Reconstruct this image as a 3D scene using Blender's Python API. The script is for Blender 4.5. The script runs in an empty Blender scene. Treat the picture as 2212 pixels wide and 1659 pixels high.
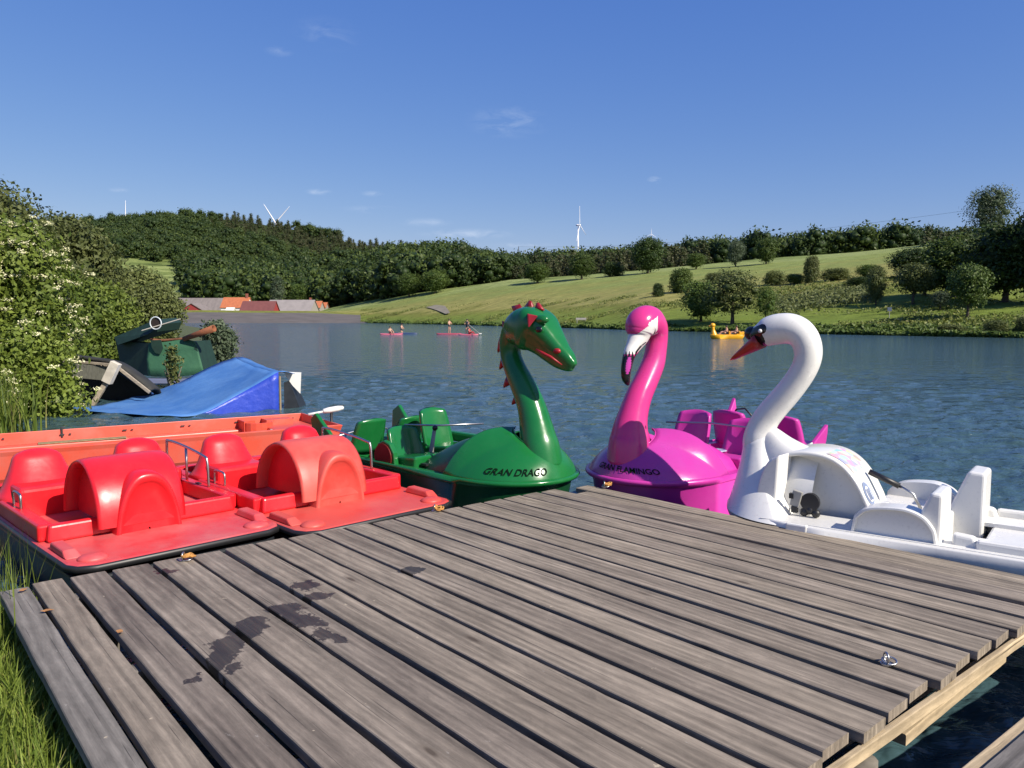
import bpy, bmesh, math, random
import numpy as np
from mathutils import Vector, Matrix, noise as mnoise

SC = bpy.context.scene
COL = SC.collection
R = math.radians
# ------------------------------------------------------------------ camera, sky, sun, exposure
CAM_H = 2.05; FPX = 790.0; HOR = 317.0
cam_d = bpy.data.cameras.new('camera'); cam = bpy.data.objects.new('camera', cam_d); COL.objects.link(cam)
cam_d.sensor_width = 36.0; cam_d.lens = FPX/1024*36.0
cam_d.clip_start = 0.05; cam_d.clip_end = 8000
cam.location = (0, 0, CAM_H)
cam.rotation_euler = (R(90)-math.atan((384-HOR)/FPX), 0, 0)
SC.camera = cam
SUN_AZ = (0.79, -0.613); SUN_EL = 38.0
world = bpy.data.worlds.new("World"); SC.world = world; world.use_nodes = True
SC.view_settings.view_transform = 'Standard'; SC.view_settings.look = 'None'
SC.view_settings.exposure = 0.72; SC.view_settings.gamma = 1.0
SKY_STRENGTH = 0.066
sun_d = bpy.data.lights.new('sun', 'SUN'); sun = bpy.data.objects.new('sun', sun_d); COL.objects.link(sun)
sun_d.energy = 4.3; sun_d.angle = R(0.5); sun_d.color = (1.0, 0.92, 0.80)
_sv = Vector((SUN_AZ[0]*math.cos(R(SUN_EL)), SUN_AZ[1]*math.cos(R(SUN_EL)), math.sin(R(SUN_EL))))
sun.rotation_euler = _sv.to_track_quat('Z', 'Y').to_euler()

# pixel (2212 px wide view of the photograph) -> world
def kx(dx): return (dx*0.46293-512)/FPX
def ky(dy): return (dy*0.46293-HOR)/FPX          # drop per metre of depth
def ground(dx, dy, z=0.0):
    d = (CAM_H-z)/ky(dy)
    return Vector((kx(dx)*d, d, z))
def atd(dx, dy, d): return Vector((kx(dx)*d, d, CAM_H-ky(dy)*d))

def build_world():
    nt = world.node_tree; nt.nodes.clear()
    out = nt.nodes.new('ShaderNodeOutputWorld'); bg = nt.nodes.new('ShaderNodeBackground')
    sky = nt.nodes.new('ShaderNodeTexSky'); sky.sky_type = 'NISHITA'; sky.sun_disc = False
    sky.sun_elevation = R(SUN_EL); sky.sun_rotation = math.atan2(SUN_AZ[0], SUN_AZ[1])
    sky.altitude = 200; sky.air_density = 1.0; sky.dust_density = 0.5; sky.ozone_density = 2.5
    bg.inputs[1].default_value = SKY_STRENGTH
    hs = nt.nodes.new('ShaderNodeHueSaturation'); hs.inputs['Saturation'].default_value = 1.12; hs.inputs['Hue'].default_value = .512
    hs.inputs['Value'].default_value = 1.0
    nt.links.new(sky.outputs[0], hs.inputs['Color'])
    tc = nt.nodes.new('ShaderNodeTexCoord')
    # colour response of the photograph's sky: deeper blue held right down to the horizon
    sep = nt.nodes.new('ShaderNodeSeparateColor'); com = nt.nodes.new('ShaderNodeCombineColor'); nt.links.new(hs.outputs[0], sep.inputs[0])
    for i, (c, g) in enumerate(((.86, .97), (1.29, .73), (3.45, .34))):
        pw = nt.nodes.new('ShaderNodeMath'); pw.operation = 'POWER'; pw.inputs[1].default_value = g; nt.links.new(sep.outputs[i], pw.inputs[0])
        ml = nt.nodes.new('ShaderNodeMath'); ml.operation = 'MULTIPLY'; ml.inputs[1].default_value = c; nt.links.new(pw.outputs[0], ml.inputs[0]); nt.links.new(ml.outputs[0], com.inputs[i])
    cur = com.outputs[0]
    # wisps of cirrus: (view x, view y, half width, half height, strength)
    clouds = [(1100,275,75,30,.12),(720,95,60,26,.06),(618,130,24,9,.10),(1010,508,90,11,.28),(922,484,50,9,.2),
              (1408,395,14,7,.38),(696,420,24,6,.3),(810,424,22,6,.18),(810,457,60,8,.12),(270,416,16,5,.2),(1130,532,60,6,.22)]
    n = nt.nodes.new('ShaderNodeTexNoise'); n.inputs['Scale'].default_value = 26; n.inputs['Detail'].default_value = 6
    n.inputs['Roughness'].default_value = .62; n.inputs['Distortion'].default_value = .6
    mp = nt.nodes.new('ShaderNodeMapping'); mp.inputs['Scale'].default_value = (1, 1, 3.2); mp.inputs['Rotation'].default_value = (0, R(12), 0)
    nt.links.new(tc.outputs['Generated'], mp.inputs[0]); nt.links.new(mp.outputs[0], n.inputs['Vector'])
    ramp = nt.nodes.new('ShaderNodeMapRange'); ramp.inputs['From Min'].default_value = .42; ramp.inputs['From Max'].default_value = .72
    nt.links.new(n.outputs['Fac'], ramp.inputs['Value'])
    total = None
    for (x, y, w, h, s) in clouds:
        c = Vector((kx(x), 1, -ky(y))).normalized()
        sub = nt.nodes.new('ShaderNodeVectorMath'); sub.operation = 'SUBTRACT'; sub.inputs[1].default_value = c
        nt.links.new(tc.outputs['Generated'], sub.inputs[0])
        sc_ = nt.nodes.new('ShaderNodeVectorMath'); sc_.operation = 'MULTIPLY'
        sc_.inputs[1].default_value = (1706/w, 1706/w*.5, 1706/h)
        nt.links.new(sub.outputs[0], sc_.inputs[0])
        ln = nt.nodes.new('ShaderNodeVectorMath'); ln.operation = 'LENGTH'; nt.links.new(sc_.outputs[0], ln.inputs[0])
        mr = nt.nodes.new('ShaderNodeMapRange'); mr.interpolation_type = 'SMOOTHSTEP'
        mr.inputs['From Min'].default_value = 1.35; mr.inputs['From Max'].default_value = 0.0
        mr.inputs['To Max'].default_value = s*2.2
        nt.links.new(ln.outputs['Value'], mr.inputs['Value'])
        if total is None: total = mr.outputs[0]
        else:
            ad = nt.nodes.new('ShaderNodeMath'); ad.operation = 'MAXIMUM'
            nt.links.new(total, ad.inputs[0]); nt.links.new(mr.outputs[0], ad.inputs[1]); total = ad.outputs[0]
    mu = nt.nodes.new('ShaderNodeMath'); mu.operation = 'MULTIPLY'; mu.use_clamp = True
    nt.links.new(total, mu.inputs[0]); nt.links.new(ramp.outputs[0], mu.inputs[1])
    mx = nt.nodes.new('ShaderNodeMixRGB'); mx.inputs['Color2'].default_value = (6.5, 7.4, 9.0, 1)
    nt.links.new(mu.outputs[0], mx.inputs['Fac']); nt.links.new(cur, mx.inputs['Color1'])
    nt.links.new(mx.outputs[0], bg.inputs[0]); nt.links.new(bg.outputs[0], out.inputs[0])
build_world()

# ------------------------------------------------------------------ helpers
def tag(o, label=None, cat=None, group=None, kind=None):
    if label: o['label'] = label
    if cat: o['category'] = cat
    if group: o['group'] = group
    if kind: o['kind'] = kind
    return o
def empty(name, loc, rz=0.0, label=None, cat=None, group=None):
    o = bpy.data.objects.new(name, None); COL.objects.link(o)
    o.location = loc; o.rotation_euler = (0, 0, rz); o.empty_display_size = .3
    return tag(o, label, cat, group)
def dup(root, loc=None, rz=None, label=None, scale=None):
    def rec(o, parent):
        c = o.copy(); COL.objects.link(c); c.parent = parent
        for ch in [q for q in KIDS.get(o.name, [])]: rec(ch, c)
        return c
    r = rec(root, None)
    if loc is not None: r.location = loc
    if rz is not None: r.rotation_euler = (0, 0, rz)
    if scale is not None: r.scale = scale
    if label: r['label'] = label
    return r
KIDS = {}

def link(name, me, mats, parent=None, smooth=False, loc=None):
    o = bpy.data.objects.new(name, me); COL.objects.link(o)
    if not isinstance(mats, (list, tuple)): mats = [mats]
    for m in mats: me.materials.append(m)
    if smooth: me.shade_smooth()
    if parent is not None:
        o.parent = parent; KIDS.setdefault(parent.name, []).append(o)
    if loc is not None: o.location = loc
    return o

class MB:
    """collects primitives into one mesh"""
    def __init__(s): s.v = []; s.f = []; s.m = []
    def add(s, vs, fs, mi=0):
        b = len(s.v); s.v += [tuple(p) for p in vs]
        s.f += [tuple(b+i for i in f) for f in fs]; s.m += [mi]*len(fs)
        return s
    def box(s, c, size, rot=None, mi=0, taper=1.0):
        hx, hy, hz = size[0]/2, size[1]/2, size[2]/2
        vs = []
        for z, t in ((-hz, 1), (hz, taper)):
            for x, y in ((-hx, -hy), (hx, -hy), (hx, hy), (-hx, hy)):
                vs.append(Vector((x*t, y*t, z)))
        M = Matrix.Identity(3) if rot is None else (rot if isinstance(rot, Matrix) else Matrix.Rotation(rot, 3, 'Z'))
        vs = [M @ p + Vector(c) for p in vs]
        return s.add(vs, [(0,3,2,1),(4,5,6,7),(0,1,5,4),(1,2,6,5),(2,3,7,6),(3,0,4,7)], mi)
    def hexa(s, bot, top, mi=0):
        n = len(bot)
        fs = [tuple(reversed(range(n))), tuple(range(n, 2*n))] + [(i, (i+1) % n, n+(i+1) % n, n+i) for i in range(n)]
        return s.add(list(bot)+list(top), fs, mi)
    def loops(s, loops, closed=True, cap0=False, cap1=False, mi=0):
        n = len(loops[0]); vs = [p for l in loops for p in l]; fs = []
        for j in range(len(loops)-1):
            for i in range(n if closed else n-1):
                a = j*n+i; b = j*n+(i+1) % n
                fs.append((a, b, b+n, a+n))
        if cap0: fs.append(tuple(reversed(range(n))))
        if cap1: fs.append(tuple(range((len(loops)-1)*n, len(loops)*n)))
        return s.add(vs, fs, mi)
    def tube(s, pts, rad, seg=12, caps=True, mi=0, closed=False):
        pts = [Vector(p) for p in pts]; n = len(pts)
        if not hasattr(rad, '__len__'): rad = [rad]*n
        rings = []; up = None
        for i, p in enumerate(pts):
            if closed: t = pts[(i+1) % n]-pts[i-1]
            else: t = (pts[min(i+1, n-1)]-pts[max(i-1, 0)])
            t.normalize()
            if up is None: up = Vector((0, 0, 1)) if abs(t.z) < .9 else Vector((1, 0, 0))
            sd = t.cross(up).normalized(); up = sd.cross(t).normalized()
            rings.append([p + sd*math.cos(a)*rad[i] + up*math.sin(a)*rad[i] for a in (2*math.pi*k/seg for k in range(seg))])
        if closed: rings.append(rings[0])
        return s.loops(rings, True, caps and not closed, caps and not closed, mi)
    def ball(s, c, r, seg=14, ring=8, mi=0, rot=None):
        if not hasattr(r, '__len__'): r = (r, r, r)
        c = Vector(c); L = []
        for j in range(1, ring):
            a = math.pi*j/ring
            l = [Vector((r[0]*math.sin(a)*math.cos(2*math.pi*i/seg), r[1]*math.sin(a)*math.sin(2*math.pi*i/seg), -r[2]*math.cos(a))) for i in range(seg)]
            if rot is not None: l = [rot @ p for p in l]
            L.append([p+c for p in l])
        return s.loops(L, True, True, True, mi)
    def mesh(s, name):
        me = bpy.data.meshes.new(name); me.from_pydata(s.v, [], s.f)
        me.polygons.foreach_set('material_index', s.m); me.update()
        return me
    def build(s, name, mats, parent=None, smooth=False, bevel=0, bseg=2, sub=0, solid=0, merge=False):
        me = s.mesh(name)
        if merge or bevel or sub:
            bm = bmesh.new(); bm.from_mesh(me); bmesh.ops.remove_doubles(bm, verts=bm.verts, dist=1e-4)
            bmesh.ops.recalc_face_normals(bm, faces=bm.faces); bm.to_mesh(me); bm.free()
        o = link(name, me, mats, parent, smooth)
        if solid:
            md = o.modifiers.new('solid', 'SOLIDIFY'); md.thickness = solid; md.offset = -1
        if bevel:
            md = o.modifiers.new('bevel', 'BEVEL'); md.width = bevel; md.segments = bseg; md.limit_method = 'ANGLE'
            md.angle_limit = R(35)
            me.shade_smooth() if smooth else None
        if sub:
            md = o.modifiers.new('sub', 'SUBSURF'); md.levels = sub; md.render_levels = sub
        return o

def crom(pts, k=6):
    """Catmull-Rom through tuples of any length"""
    P = [np.array(p, float) for p in pts]; P = [2*P[0]-P[1]] + P + [2*P[-1]-P[-2]]; out = []
    for i in range(1, len(P)-2):
        for j in range(k):
            t = j/k
            out.append(.5*((2*P[i]) + (-P[i-1]+P[i+1])*t + (2*P[i-1]-5*P[i]+4*P[i+1]-P[i+2])*t*t + (-P[i-1]+3*P[i]-3*P[i+1]+P[i+2])*t**3))
    out.append(P[-2]); return out

# ------------------------------------------------------------------ materials
def mat(name, col, rough=.5, spec=.5, var=0.0, vscale=6.0, col2=None, bump=0.0, bscale=30.0, coat=0.0, metal=0.0, rvar=0.0, co='Object', stretch=None, vmin=.35, vmax=.65):
    m = bpy.data.materials.new(name); m.use_nodes = True; nt = m.node_tree
    b = nt.nodes['Principled BSDF']
    b.inputs['Base Color'].default_value = (*col, 1); b.inputs['Roughness'].default_value = rough
    b.inputs['Specular IOR Level'].default_value = spec; b.inputs['Metallic'].default_value = metal
    b.inputs['Coat Weight'].default_value = coat; b.inputs['Coat Roughness'].default_value = .12
    if var or col2 is not None or bump or rvar:
        tc = nt.nodes.new('ShaderNodeTexCoord'); mp = nt.nodes.new('ShaderNodeMapping')
        if stretch: mp.inputs['Scale'].default_value = stretch
        nt.links.new(tc.outputs[co], mp.inputs[0])
        n = nt.nodes.new('ShaderNodeTexNoise'); n.inputs['Scale'].default_value = vscale; n.inputs['Detail'].default_value = 7
        n.inputs['Roughness'].default_value = .6
        nt.links.new(mp.outputs[0], n.inputs['Vector'])
        mr = nt.nodes.new('ShaderNodeMapRange'); mr.inputs['From Min'].default_value = vmin; mr.inputs['From Max'].default_value = vmax
        nt.links.new(n.outputs['Fac'], mr.inputs['Value'])
        if var or col2 is not None:
            mx = nt.nodes.new('ShaderNodeMixRGB')
            c2 = col2 if col2 is not None else tuple(c*(1-var) for c in col)
            mx.inputs['Color1'].default_value = (*col, 1); mx.inputs['Color2'].default_value = (*c2, 1)
            nt.links.new(mr.outputs[0], mx.inputs['Fac']); nt.links.new(mx.outputs[0], b.inputs['Base Color'])
        if rvar:
            m2 = nt.nodes.new('ShaderNodeMapRange'); m2.inputs['To Min'].default_value = rough; m2.inputs['To Max'].default_value = rough+rvar
            nt.links.new(mr.outputs[0], m2.inputs['Value']); nt.links.new(m2.outputs[0], b.inputs['Roughness'])
        if bump:
            n2 = nt.nodes.new('ShaderNodeTexNoise'); n2.inputs['Scale'].default_value = bscale; n2.inputs['Detail'].default_value = 5
            nt.links.new(mp.outputs[0], n2.inputs['Vector'])
            bp = nt.nodes.new('ShaderNodeBump'); bp.inputs['Strength'].default_value = 1.0; bp.inputs['Distance'].default_value = bump
            nt.links.new(n2.outputs['Fac'], bp.inputs['Height']); nt.links.new(bp.outputs[0], b.inputs['Normal'])
    return m

def plastic(name, col, faded, vs=2.5, rough=.28, vmin=.45, vmax=.7):
    """sun-bleached glass-fibre or moulded plastic: broad faded patches, fine scuffs, slightly uneven gloss"""
    m = mat(name, col, rough, .5, col2=faded, vscale=vs, bump=.0015, bscale=9, rvar=.14, coat=.0, vmin=vmin, vmax=vmax)
    nt = m.node_tree; b = nt.nodes['Principled BSDF']
    src = b.inputs['Base Color'].links[0].from_socket
    tc = nt.nodes.new('ShaderNodeTexCoord'); n = nt.nodes.new('ShaderNodeTexNoise'); n.inputs['Scale'].default_value = 38; n.inputs['Detail'].default_value = 8
    n.inputs['Roughness'].default_value = .7
    nt.links.new(tc.outputs['Object'], n.inputs['Vector'])
    mr = nt.nodes.new('ShaderNodeMapRange'); mr.inputs['From Min'].default_value = .56; mr.inputs['From Max'].default_value = .72; mr.inputs['To Max'].default_value = .42
    nt.links.new(n.outputs['Fac'], mr.inputs['Value'])
    mx = nt.nodes.new('ShaderNodeMixRGB'); d = tuple(.5*c+.03 for c in col)
    mx.inputs['Color2'].default_value = (*d, 1); nt.links.new(mr.outputs[0], mx.inputs['Fac']); nt.links.new(src, mx.inputs['Color1'])
    nt.links.new(mx.outputs[0], b.inputs['Base Color'])
    return m

def leafmat(name, c1, c2, c3=None, trans=.25, rough=.55):
    m = bpy.data.materials.new(name); m.use_nodes = True; nt = m.node_tree; b = nt.nodes['Principled BSDF']
    at = nt.nodes.new('ShaderNodeAttribute'); at.attribute_name = 'tint'
    cr = nt.nodes.new('ShaderNodeValToRGB'); cr.color_ramp.elements[0].color = (*c1, 1); cr.color_ramp.elements[1].color = (*c2, 1)
    if c3:
        e = cr.color_ramp.elements.new(.93); e.color = (*c2, 1); cr.color_ramp.elements[-1].color = (*c3, 1)
    oi = nt.nodes.new('ShaderNodeObjectInfo'); hv = nt.nodes.new('ShaderNodeHueSaturation')
    mr = nt.nodes.new('ShaderNodeMapRange'); mr.inputs['To Min'].default_value = .8; mr.inputs['To Max'].default_value = 1.2
    nt.links.new(oi.outputs['Random'], mr.inputs['Value']); nt.links.new(mr.outputs[0], hv.inputs['Value'])
    nt.links.new(at.outputs['Fac'], cr.inputs['Fac']); nt.links.new(cr.outputs[0], hv.inputs['Color']); nt.links.new(hv.outputs[0], b.inputs['Base Color'])
    b.inputs['Roughness'].default_value = rough; b.inputs['Specular IOR Level'].default_value = .25
    if trans:
        tr = nt.nodes.new('ShaderNodeBsdfTranslucent'); ms = nt.nodes.new('ShaderNodeMixShader'); ms.inputs[0].default_value = trans
        nt.links.new(hv.outputs[0], tr.inputs[0]); out = nt.nodes['Material Output']
        nt.links.new(b.outputs[0], ms.inputs[1]); nt.links.new(tr.outputs[0], ms.inputs[2]); nt.links.new(ms.outputs[0], out.inputs[0])
    return m

M = {}
M['red'] = plastic('red plastic', (.68, .013, .02), (.60, .02, .028))
M['redfade'] = plastic('faded red plastic', (.60, .035, .04), (.56, .12, .115), vs=2.6, rough=.42, vmin=.36, vmax=.66)
M['redorange'] = plastic('orange red plastic', (.60, .05, .038), (.57, .105, .08), vs=2.4, rough=.42, vmin=.36, vmax=.68)
M['orange'] = plastic('faded orange plastic', (.62, .075, .04), (.56, .11, .075), vs=2.0, rough=.4)
M['orangefloor'] = plastic('worn orange floor', (.50, .08, .045), (.42, .14, .13), vs=1.2, rough=.55)
M['green'] = plastic('green glass fibre', (.008, .125, .028), (.013, .145, .036), vs=2.0, rough=.2)
M['greendark'] = plastic('dark green hull', (.006, .07, .02), (.01, .08, .03), vs=2.0, rough=.3)
M['pink'] = plastic('pink glass fibre', (.45, .038, .28), (.42, .05, .30), vs=1.6, rough=.2)
M['magenta'] = plastic('magenta glass fibre', (.52, .035, .30), (.52, .055, .32), vs=1.6, rough=.3)
M['hotpink'] = plastic('hot pink glass fibre', (.58, .035, .20), (.54, .04, .22), vs=1.6, rough=.2)
M['white'] = plastic('white glass fibre', (.70, .69, .65), (.66, .65, .61), vs=1.5, rough=.22)
for _n in ('white glass fibre',):
    pass
M['black'] = mat('black rubber', (.015, .015, .016), .45)
M['blackgloss'] = mat('black paint', (.008, .008, .009), .25)
M['beakred'] = mat('red beak paint', (.42, .022, .012), .3, var=.2)
M['spike'] = mat('red spike paint', (.32, .012, .018), .4, var=.3)
M['chrome'] = mat('stainless steel', (.42, .42, .42), .38, metal=1.0)
M['grey'] = mat('grey plastic', (.32, .31, .28), .5, var=.2)
M['dark'] = mat('dark hull', (.02, .024, .03), .4, var=.4)
M['yellow'] = plastic('yellow glass fibre', (.75, .38, .01), (.7, .34, .015), rough=.3)
M['rope'] = mat('orange rope', (.55, .26, .06), .8, var=.4, vscale=60)
M['skin'] = mat('skin', (.5, .28, .19), .6)
M['hair'] = mat('dark hair', (.03, .02, .015), .6)
M['cloth'] = mat('dark cloth', (.03, .035, .05), .8)
M['swimred'] = mat('red cloth', (.4, .04, .05), .8)
M['lettering'] = mat('dark lettering', (.006, .014, .008), 1.0, spec=0.0)
M['bark'] = mat('bark', (.09, .07, .05), .9, var=.5, vscale=12, bump=.02, bscale=18)
M['barkgrey'] = mat('grey bark', (.16, .14, .11), .9, var=.4, vscale=12)
M['turbine'] = mat('white turbine paint', (.85, .85, .85), .4)
# ------------------------------------------------------------------ terrain
def knots(dx):
    """ground profile under photo column dx: list of (depth, height)"""
    C = [
     (-1600, [(270,0),(292,4.4),(330,3),(440,9),(560,34),(720,74)]),
     (0,     [(270,0),(292,4.4),(330,3),(440,9),(560,34),(720,80)]),
     (230,   [(270,0),(292,4.4),(330,3),(440,14),(560,42),(720,85)]),
     (400,   [(270,0),(292,4.4),(330,3),(440,12),(560,40),(720,89)]),
     (500,   [(270,0),(292,4.4),(330,3),(440,9),(560,34),(700,87)]),
     (690,   [(272,0),(292,4.2),(330,3),(430,7),(560,32),(680,73)]),
     (790,   [(270,0),(290,3.2),(330,7.5),(420,12),(520,30),(640,57)]),
     (900,   [(235,0),(262,3.6),(320,11.5),(390,17),(500,30),(600,53)]),
     (1100,  [(170,0),(222,4.6),(300,16),(350,17.5),(400,19.5),(520,33)]),
     (1400,  [(118,0),(155,5.0),(290,19.2),(330,20.5),(370,23),(480,31)]),
     (1700,  [(98,0),(140,5.9),(280,23),(320,24),(370,26),(470,28.5)]),
     (2010,  [(84,0),(150,10.5),(270,26.6),(320,27.5),(400,29),(500,30)]),
     (2212,  [(77,0),(150,11.5),(262,27.5),(320,28),(400,29),(500,30)]),
     (3600,  [(70,0),(150,13),(262,28),(320,28),(400,28),(500,28)])]
    for i in range(len(C)-1):
        if dx <= C[i+1][0] or i == len(C)-2:
            a, b = C[i], C[i+1]; t = min(1, max(0, (dx-a[0])/(b[0]-a[0])))
            t2 = t
            return [(p[0]*(1-t2)+q[0]*t2, p[1]*(1-t2)+q[1]*t2) for p, q in zip(a[1], b[1])]
def gz(dx, d):
    k = knots(dx)
    if d <= k[0][0]: return max(-2, (d-k[0][0])*.3)
    for a, b in zip(k, k[1:]):
        if d <= b[0]:
            t = (d-a[0])/(b[0]-a[0]); return a[1]+(b[1]-a[1])*t
    return k[-1][1]-(d-k[-1][0])*.08
def dxof(X, d): return (X/d*FPX+512)/.46293
def depth_for(dx, dy, lo=None):
    """depth where the ground of column dx shows at photo row dy"""
    k = knots(dx); d = k[0][0] if lo is None else lo
    while d < 900:
        if CAM_H-ky(dy)*d <= gz(dx, d): return d
        d += .5
    return None

def meadow_mat():
    m = bpy.data.materials.new('meadow'); m.use_nodes = True; nt = m.node_tree; b = nt.nodes['Principled BSDF']
    b.inputs['Roughness'].default_value = .9; b.inputs['Specular IOR Level'].default_value = .1
    g = nt.nodes.new('ShaderNodeNewGeometry'); at = nt.nodes.new('ShaderNodeAttribute'); at.attribute_name = 'zone'
    cr = nt.nodes.new('ShaderNodeValToRGB'); e = cr.color_ramp.elements
    e[0].position = 0; e[0].color = (.12, .17, .03, 1); e[1].position = 1; e[1].color = (.03, .045, .012, 1)
    for p, c in ((.18, (.16, .20, .036)), (.30, (.17, .175, .042)), (.36, (.27, .25, .08)), (.45, (.22, .225, .066)), (.58, (.185, .225, .064)), (.68, (.24, .28, .10)), (.74, (.16, .205, .06)), (.8, (.05, .07, .02))):
        q = e.new(p); q.color = (*c, 1)
    n = nt.nodes.new('ShaderNodeTexNoise'); n.inputs['Scale'].default_value = .09; n.inputs['Detail'].default_value = 8; n.inputs['Roughness'].default_value = .62
    mp = nt.nodes.new('ShaderNodeMapping'); mp.inputs['Scale'].default_value = (.3, 1, 1)
    nt.links.new(g.outputs['Position'], mp.inputs[0]); nt.links.new(mp.outputs[0], n.inputs['Vector'])
    ad = nt.nodes.new('ShaderNodeMath'); ad.operation = 'MULTIPLY_ADD'; ad.inputs[1].default_value = .42; ad.inputs[2].default_value = -.21
    nt.links.new(n.outputs['Fac'], ad.inputs[0])
    sm = nt.nodes.new('ShaderNodeMath'); sm.operation = 'ADD'; nt.links.new(ad.outputs[0], sm.inputs[0]); nt.links.new(at.outputs['Fac'], sm.inputs[1])
    nt.links.new(sm.outputs[0], cr.inputs['Fac'])
    n2 = nt.nodes.new('ShaderNodeTexNoise'); n2.inputs['Scale'].default_value = .9; n2.inputs['Detail'].default_value = 8; n2.inputs['Roughness'].default_value = .75
    nt.links.new(mp.outputs[0], n2.inputs['Vector'])
    mr = nt.nodes.new('ShaderNodeMapRange'); mr.inputs['From Min'].default_value = .3; mr.inputs['From Max'].default_value = .7
    mr.inputs['To Min'].default_value = .5; mr.inputs['To Max'].default_value = 1.5; nt.links.new(n2.outputs['Fac'], mr.inputs['Value'])
    hv = nt.nodes.new('ShaderNodeHueSaturation'); nt.links.new(cr.outputs[0], hv.inputs['Color']); nt.links.new(mr.outputs[0], hv.inputs['Value'])
    nt.links.new(hv.outputs[0], b.inputs['Base Color'])
    bp = nt.nodes.new('ShaderNodeBump'); bp.inputs['Distance'].default_value = .5; bp.inputs['Strength'].default_value = .7
    nt.links.new(n2.outputs['Fac'], bp.inputs['Height']); nt.links.new(bp.outputs[0], b.inputs['Normal'])
    return m
M['meadow'] = meadow_mat()
M['dam'] = mat('stone dam face', (.125, .11, .10), .9, col2=(.085, .075, .068), vscale=.5, bump=.1, bscale=2, stretch=(.3, 1, 2))
M['dirt'] = mat('bare path', (.25, .22, .16), .95, var=.3, vscale=.5)

def build_terrain():
    vs = []; fs = []; mi = []; zone = []
    cols = list(range(-1600, 3601, 20)); NR = 0
    for dx in cols:
        k = knots(dx); row = []
        S = k[0][0]
        row += [(S-9, -2.5, 0), (S-.3, -.12, 0), (S+1.2, .55 if dx > 800 else .3, .02)]
        zs = [0, .33, .72, .8, .9, 1.0]
        for i in range(5):
            a, b = k[i], k[i+1]; n = (6, 12, 6, 6, 6)[i]
            for j in range(1, n+1):
                t = j/n; row.append((a[0]+(b[0]-a[0])*t, max(a[1]+(b[1]-a[1])*t, .55 if i == 0 and dx > 800 else .3), zs[i]+(zs[i+1]-zs[i])*t))
        row += [(k[-1][0]+150, k[-1][1]-12, 1), (k[-1][0]+600, k[-1][1]-60, 1)]
        NR = len(row)
        for (d, z, zo) in row:
            X = kx(dx)*d
            if zo > .05 and d < 700: z += (mnoise.noise(Vector((X*.03, d*.03, 0)))*.5)
            # field patch on the left hill
            if dx < 500 and 440 <= d <= 575: zo = .72
            vs.append((X, d, z)); zone.append(zo)
    for c in range(len(cols)-1):
        for r in range(NR-1):
            a = c*NR+r; fs.append((a, a+NR, a+NR+1, a+1))
            mi.append(1 if (cols[c] < 780 and r < 7) or (cols[c] < 820 and r < 3) else 0)
    me = bpy.data.meshes.new('hills'); me.from_pydata(vs, [], fs); me.polygons.foreach_set('material_index', mi)
    at = me.attributes.new('zone', 'FLOAT', 'POINT'); at.data.foreach_set('value', zone)
    o = link('hills', me, [M['meadow'], M['dam']], smooth=True); tag(o, kind='structure')
build_terrain()

# bare path on the meadow slope
def build_path():
    L = [(932,664),(948,667),(958,673),(968,680)]; mb = MB(); rows = []
    for i, (x, y) in enumerate(L):
        d = depth_for(x, y); w = (5, 6, 4, 2)[i]
        r = []
        for s in (-1, -.3, .3, 1):
            X = kx(x)*d + s*w*.35; r.append((X, d, gz(dxof(X, d), d)+.42))
        rows.append(r)
    mb.loops(rows, closed=False); o = mb.build('path', M['dirt']); tag(o, kind='structure')
build_path()

# near bank on the left and behind the camera
SHORE = [(2.5,-3.2),(-.2,.3),(-1.42,2.75),(-2.6,4.15),(-3.0,4.8),(-3.7,5.35),(-5.0,6.4),(-8.2,8.6),(-10.3,11),(-8.9,13.0),(-9.6,15),(-10.8,17),(-12.5,20),(-14.5,27),(-17,38),(-25,70),(-60,150),(-110,240),(-185,275)]
M['soil'] = mat('bank soil', (.05, .055, .02), .95, col2=(.075, .10, .025), vscale=2.5, bump=.03, bscale=12)
def build_bank():
    pts = [np.array(p) for p in crom(SHORE, 6)]
    offs = [(-.35, -.45), (0, -.05), (.12, .12), (.6, .22), (2.5, .35), (9, .7), (40, 1.5), (160, 3), (420, 6)]
    rows = []
    for i, p in enumerate(pts):
        t = pts[min(i+1, len(pts)-1)]-pts[max(i-1, 0)]; t = t/np.linalg.norm(t); n = np.array((-t[1], t[0]))
        r = []
        for s, z in offs:
            m = min(1, s/8) if s > 0 else 0
            q = p + ((1-m)*n + m*np.array((-.93, -.36)))*s
            r.append((q[0], q[1], z + .05*mnoise.noise(Vector((q[0], q[1], 3)))))
        rows.append(r)
    o = MB().loops(rows, closed=False).build('ground', M['soil'], smooth=True); tag(o, kind='structure')
    # land behind the camera and to the right
    S2 = [(2.5,-3.2),(8,-7),(20,-10),(45,-8),(80,10),(105,45),(125,80)]
    pts = [np.array(p) for p in crom(S2, 5)]; rows = []
    for i, p in enumerate(pts):
        t = pts[min(i+1, len(pts)-1)]-pts[max(i-1, 0)]; t = t/np.linalg.norm(t); n = np.array((t[1], -t[0]))
        rows.append([(*(p+n*s), z) for s, z in ((-.4, -.4), (0, -.05), (.4, .2), (5, .5), (40, 2), (300, 9))])
    o = MB().loops(rows, closed=False).build('ground', M['soil'], smooth=True); tag(o, kind='structure')
    v = [(2.5,-3.2,.1),(8,-7,.1),(-60,-200,1),(-400,-160,5)]
    o = MB().add([(2.6,-3.3,.05),(12,-12,.1),(60,-300,8),(-380,-160,5.9),(-20,-9,.2)], [(0,4,3,2,1)]).build('ground', M['soil']); tag(o, kind='structure')
build_bank()

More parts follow.
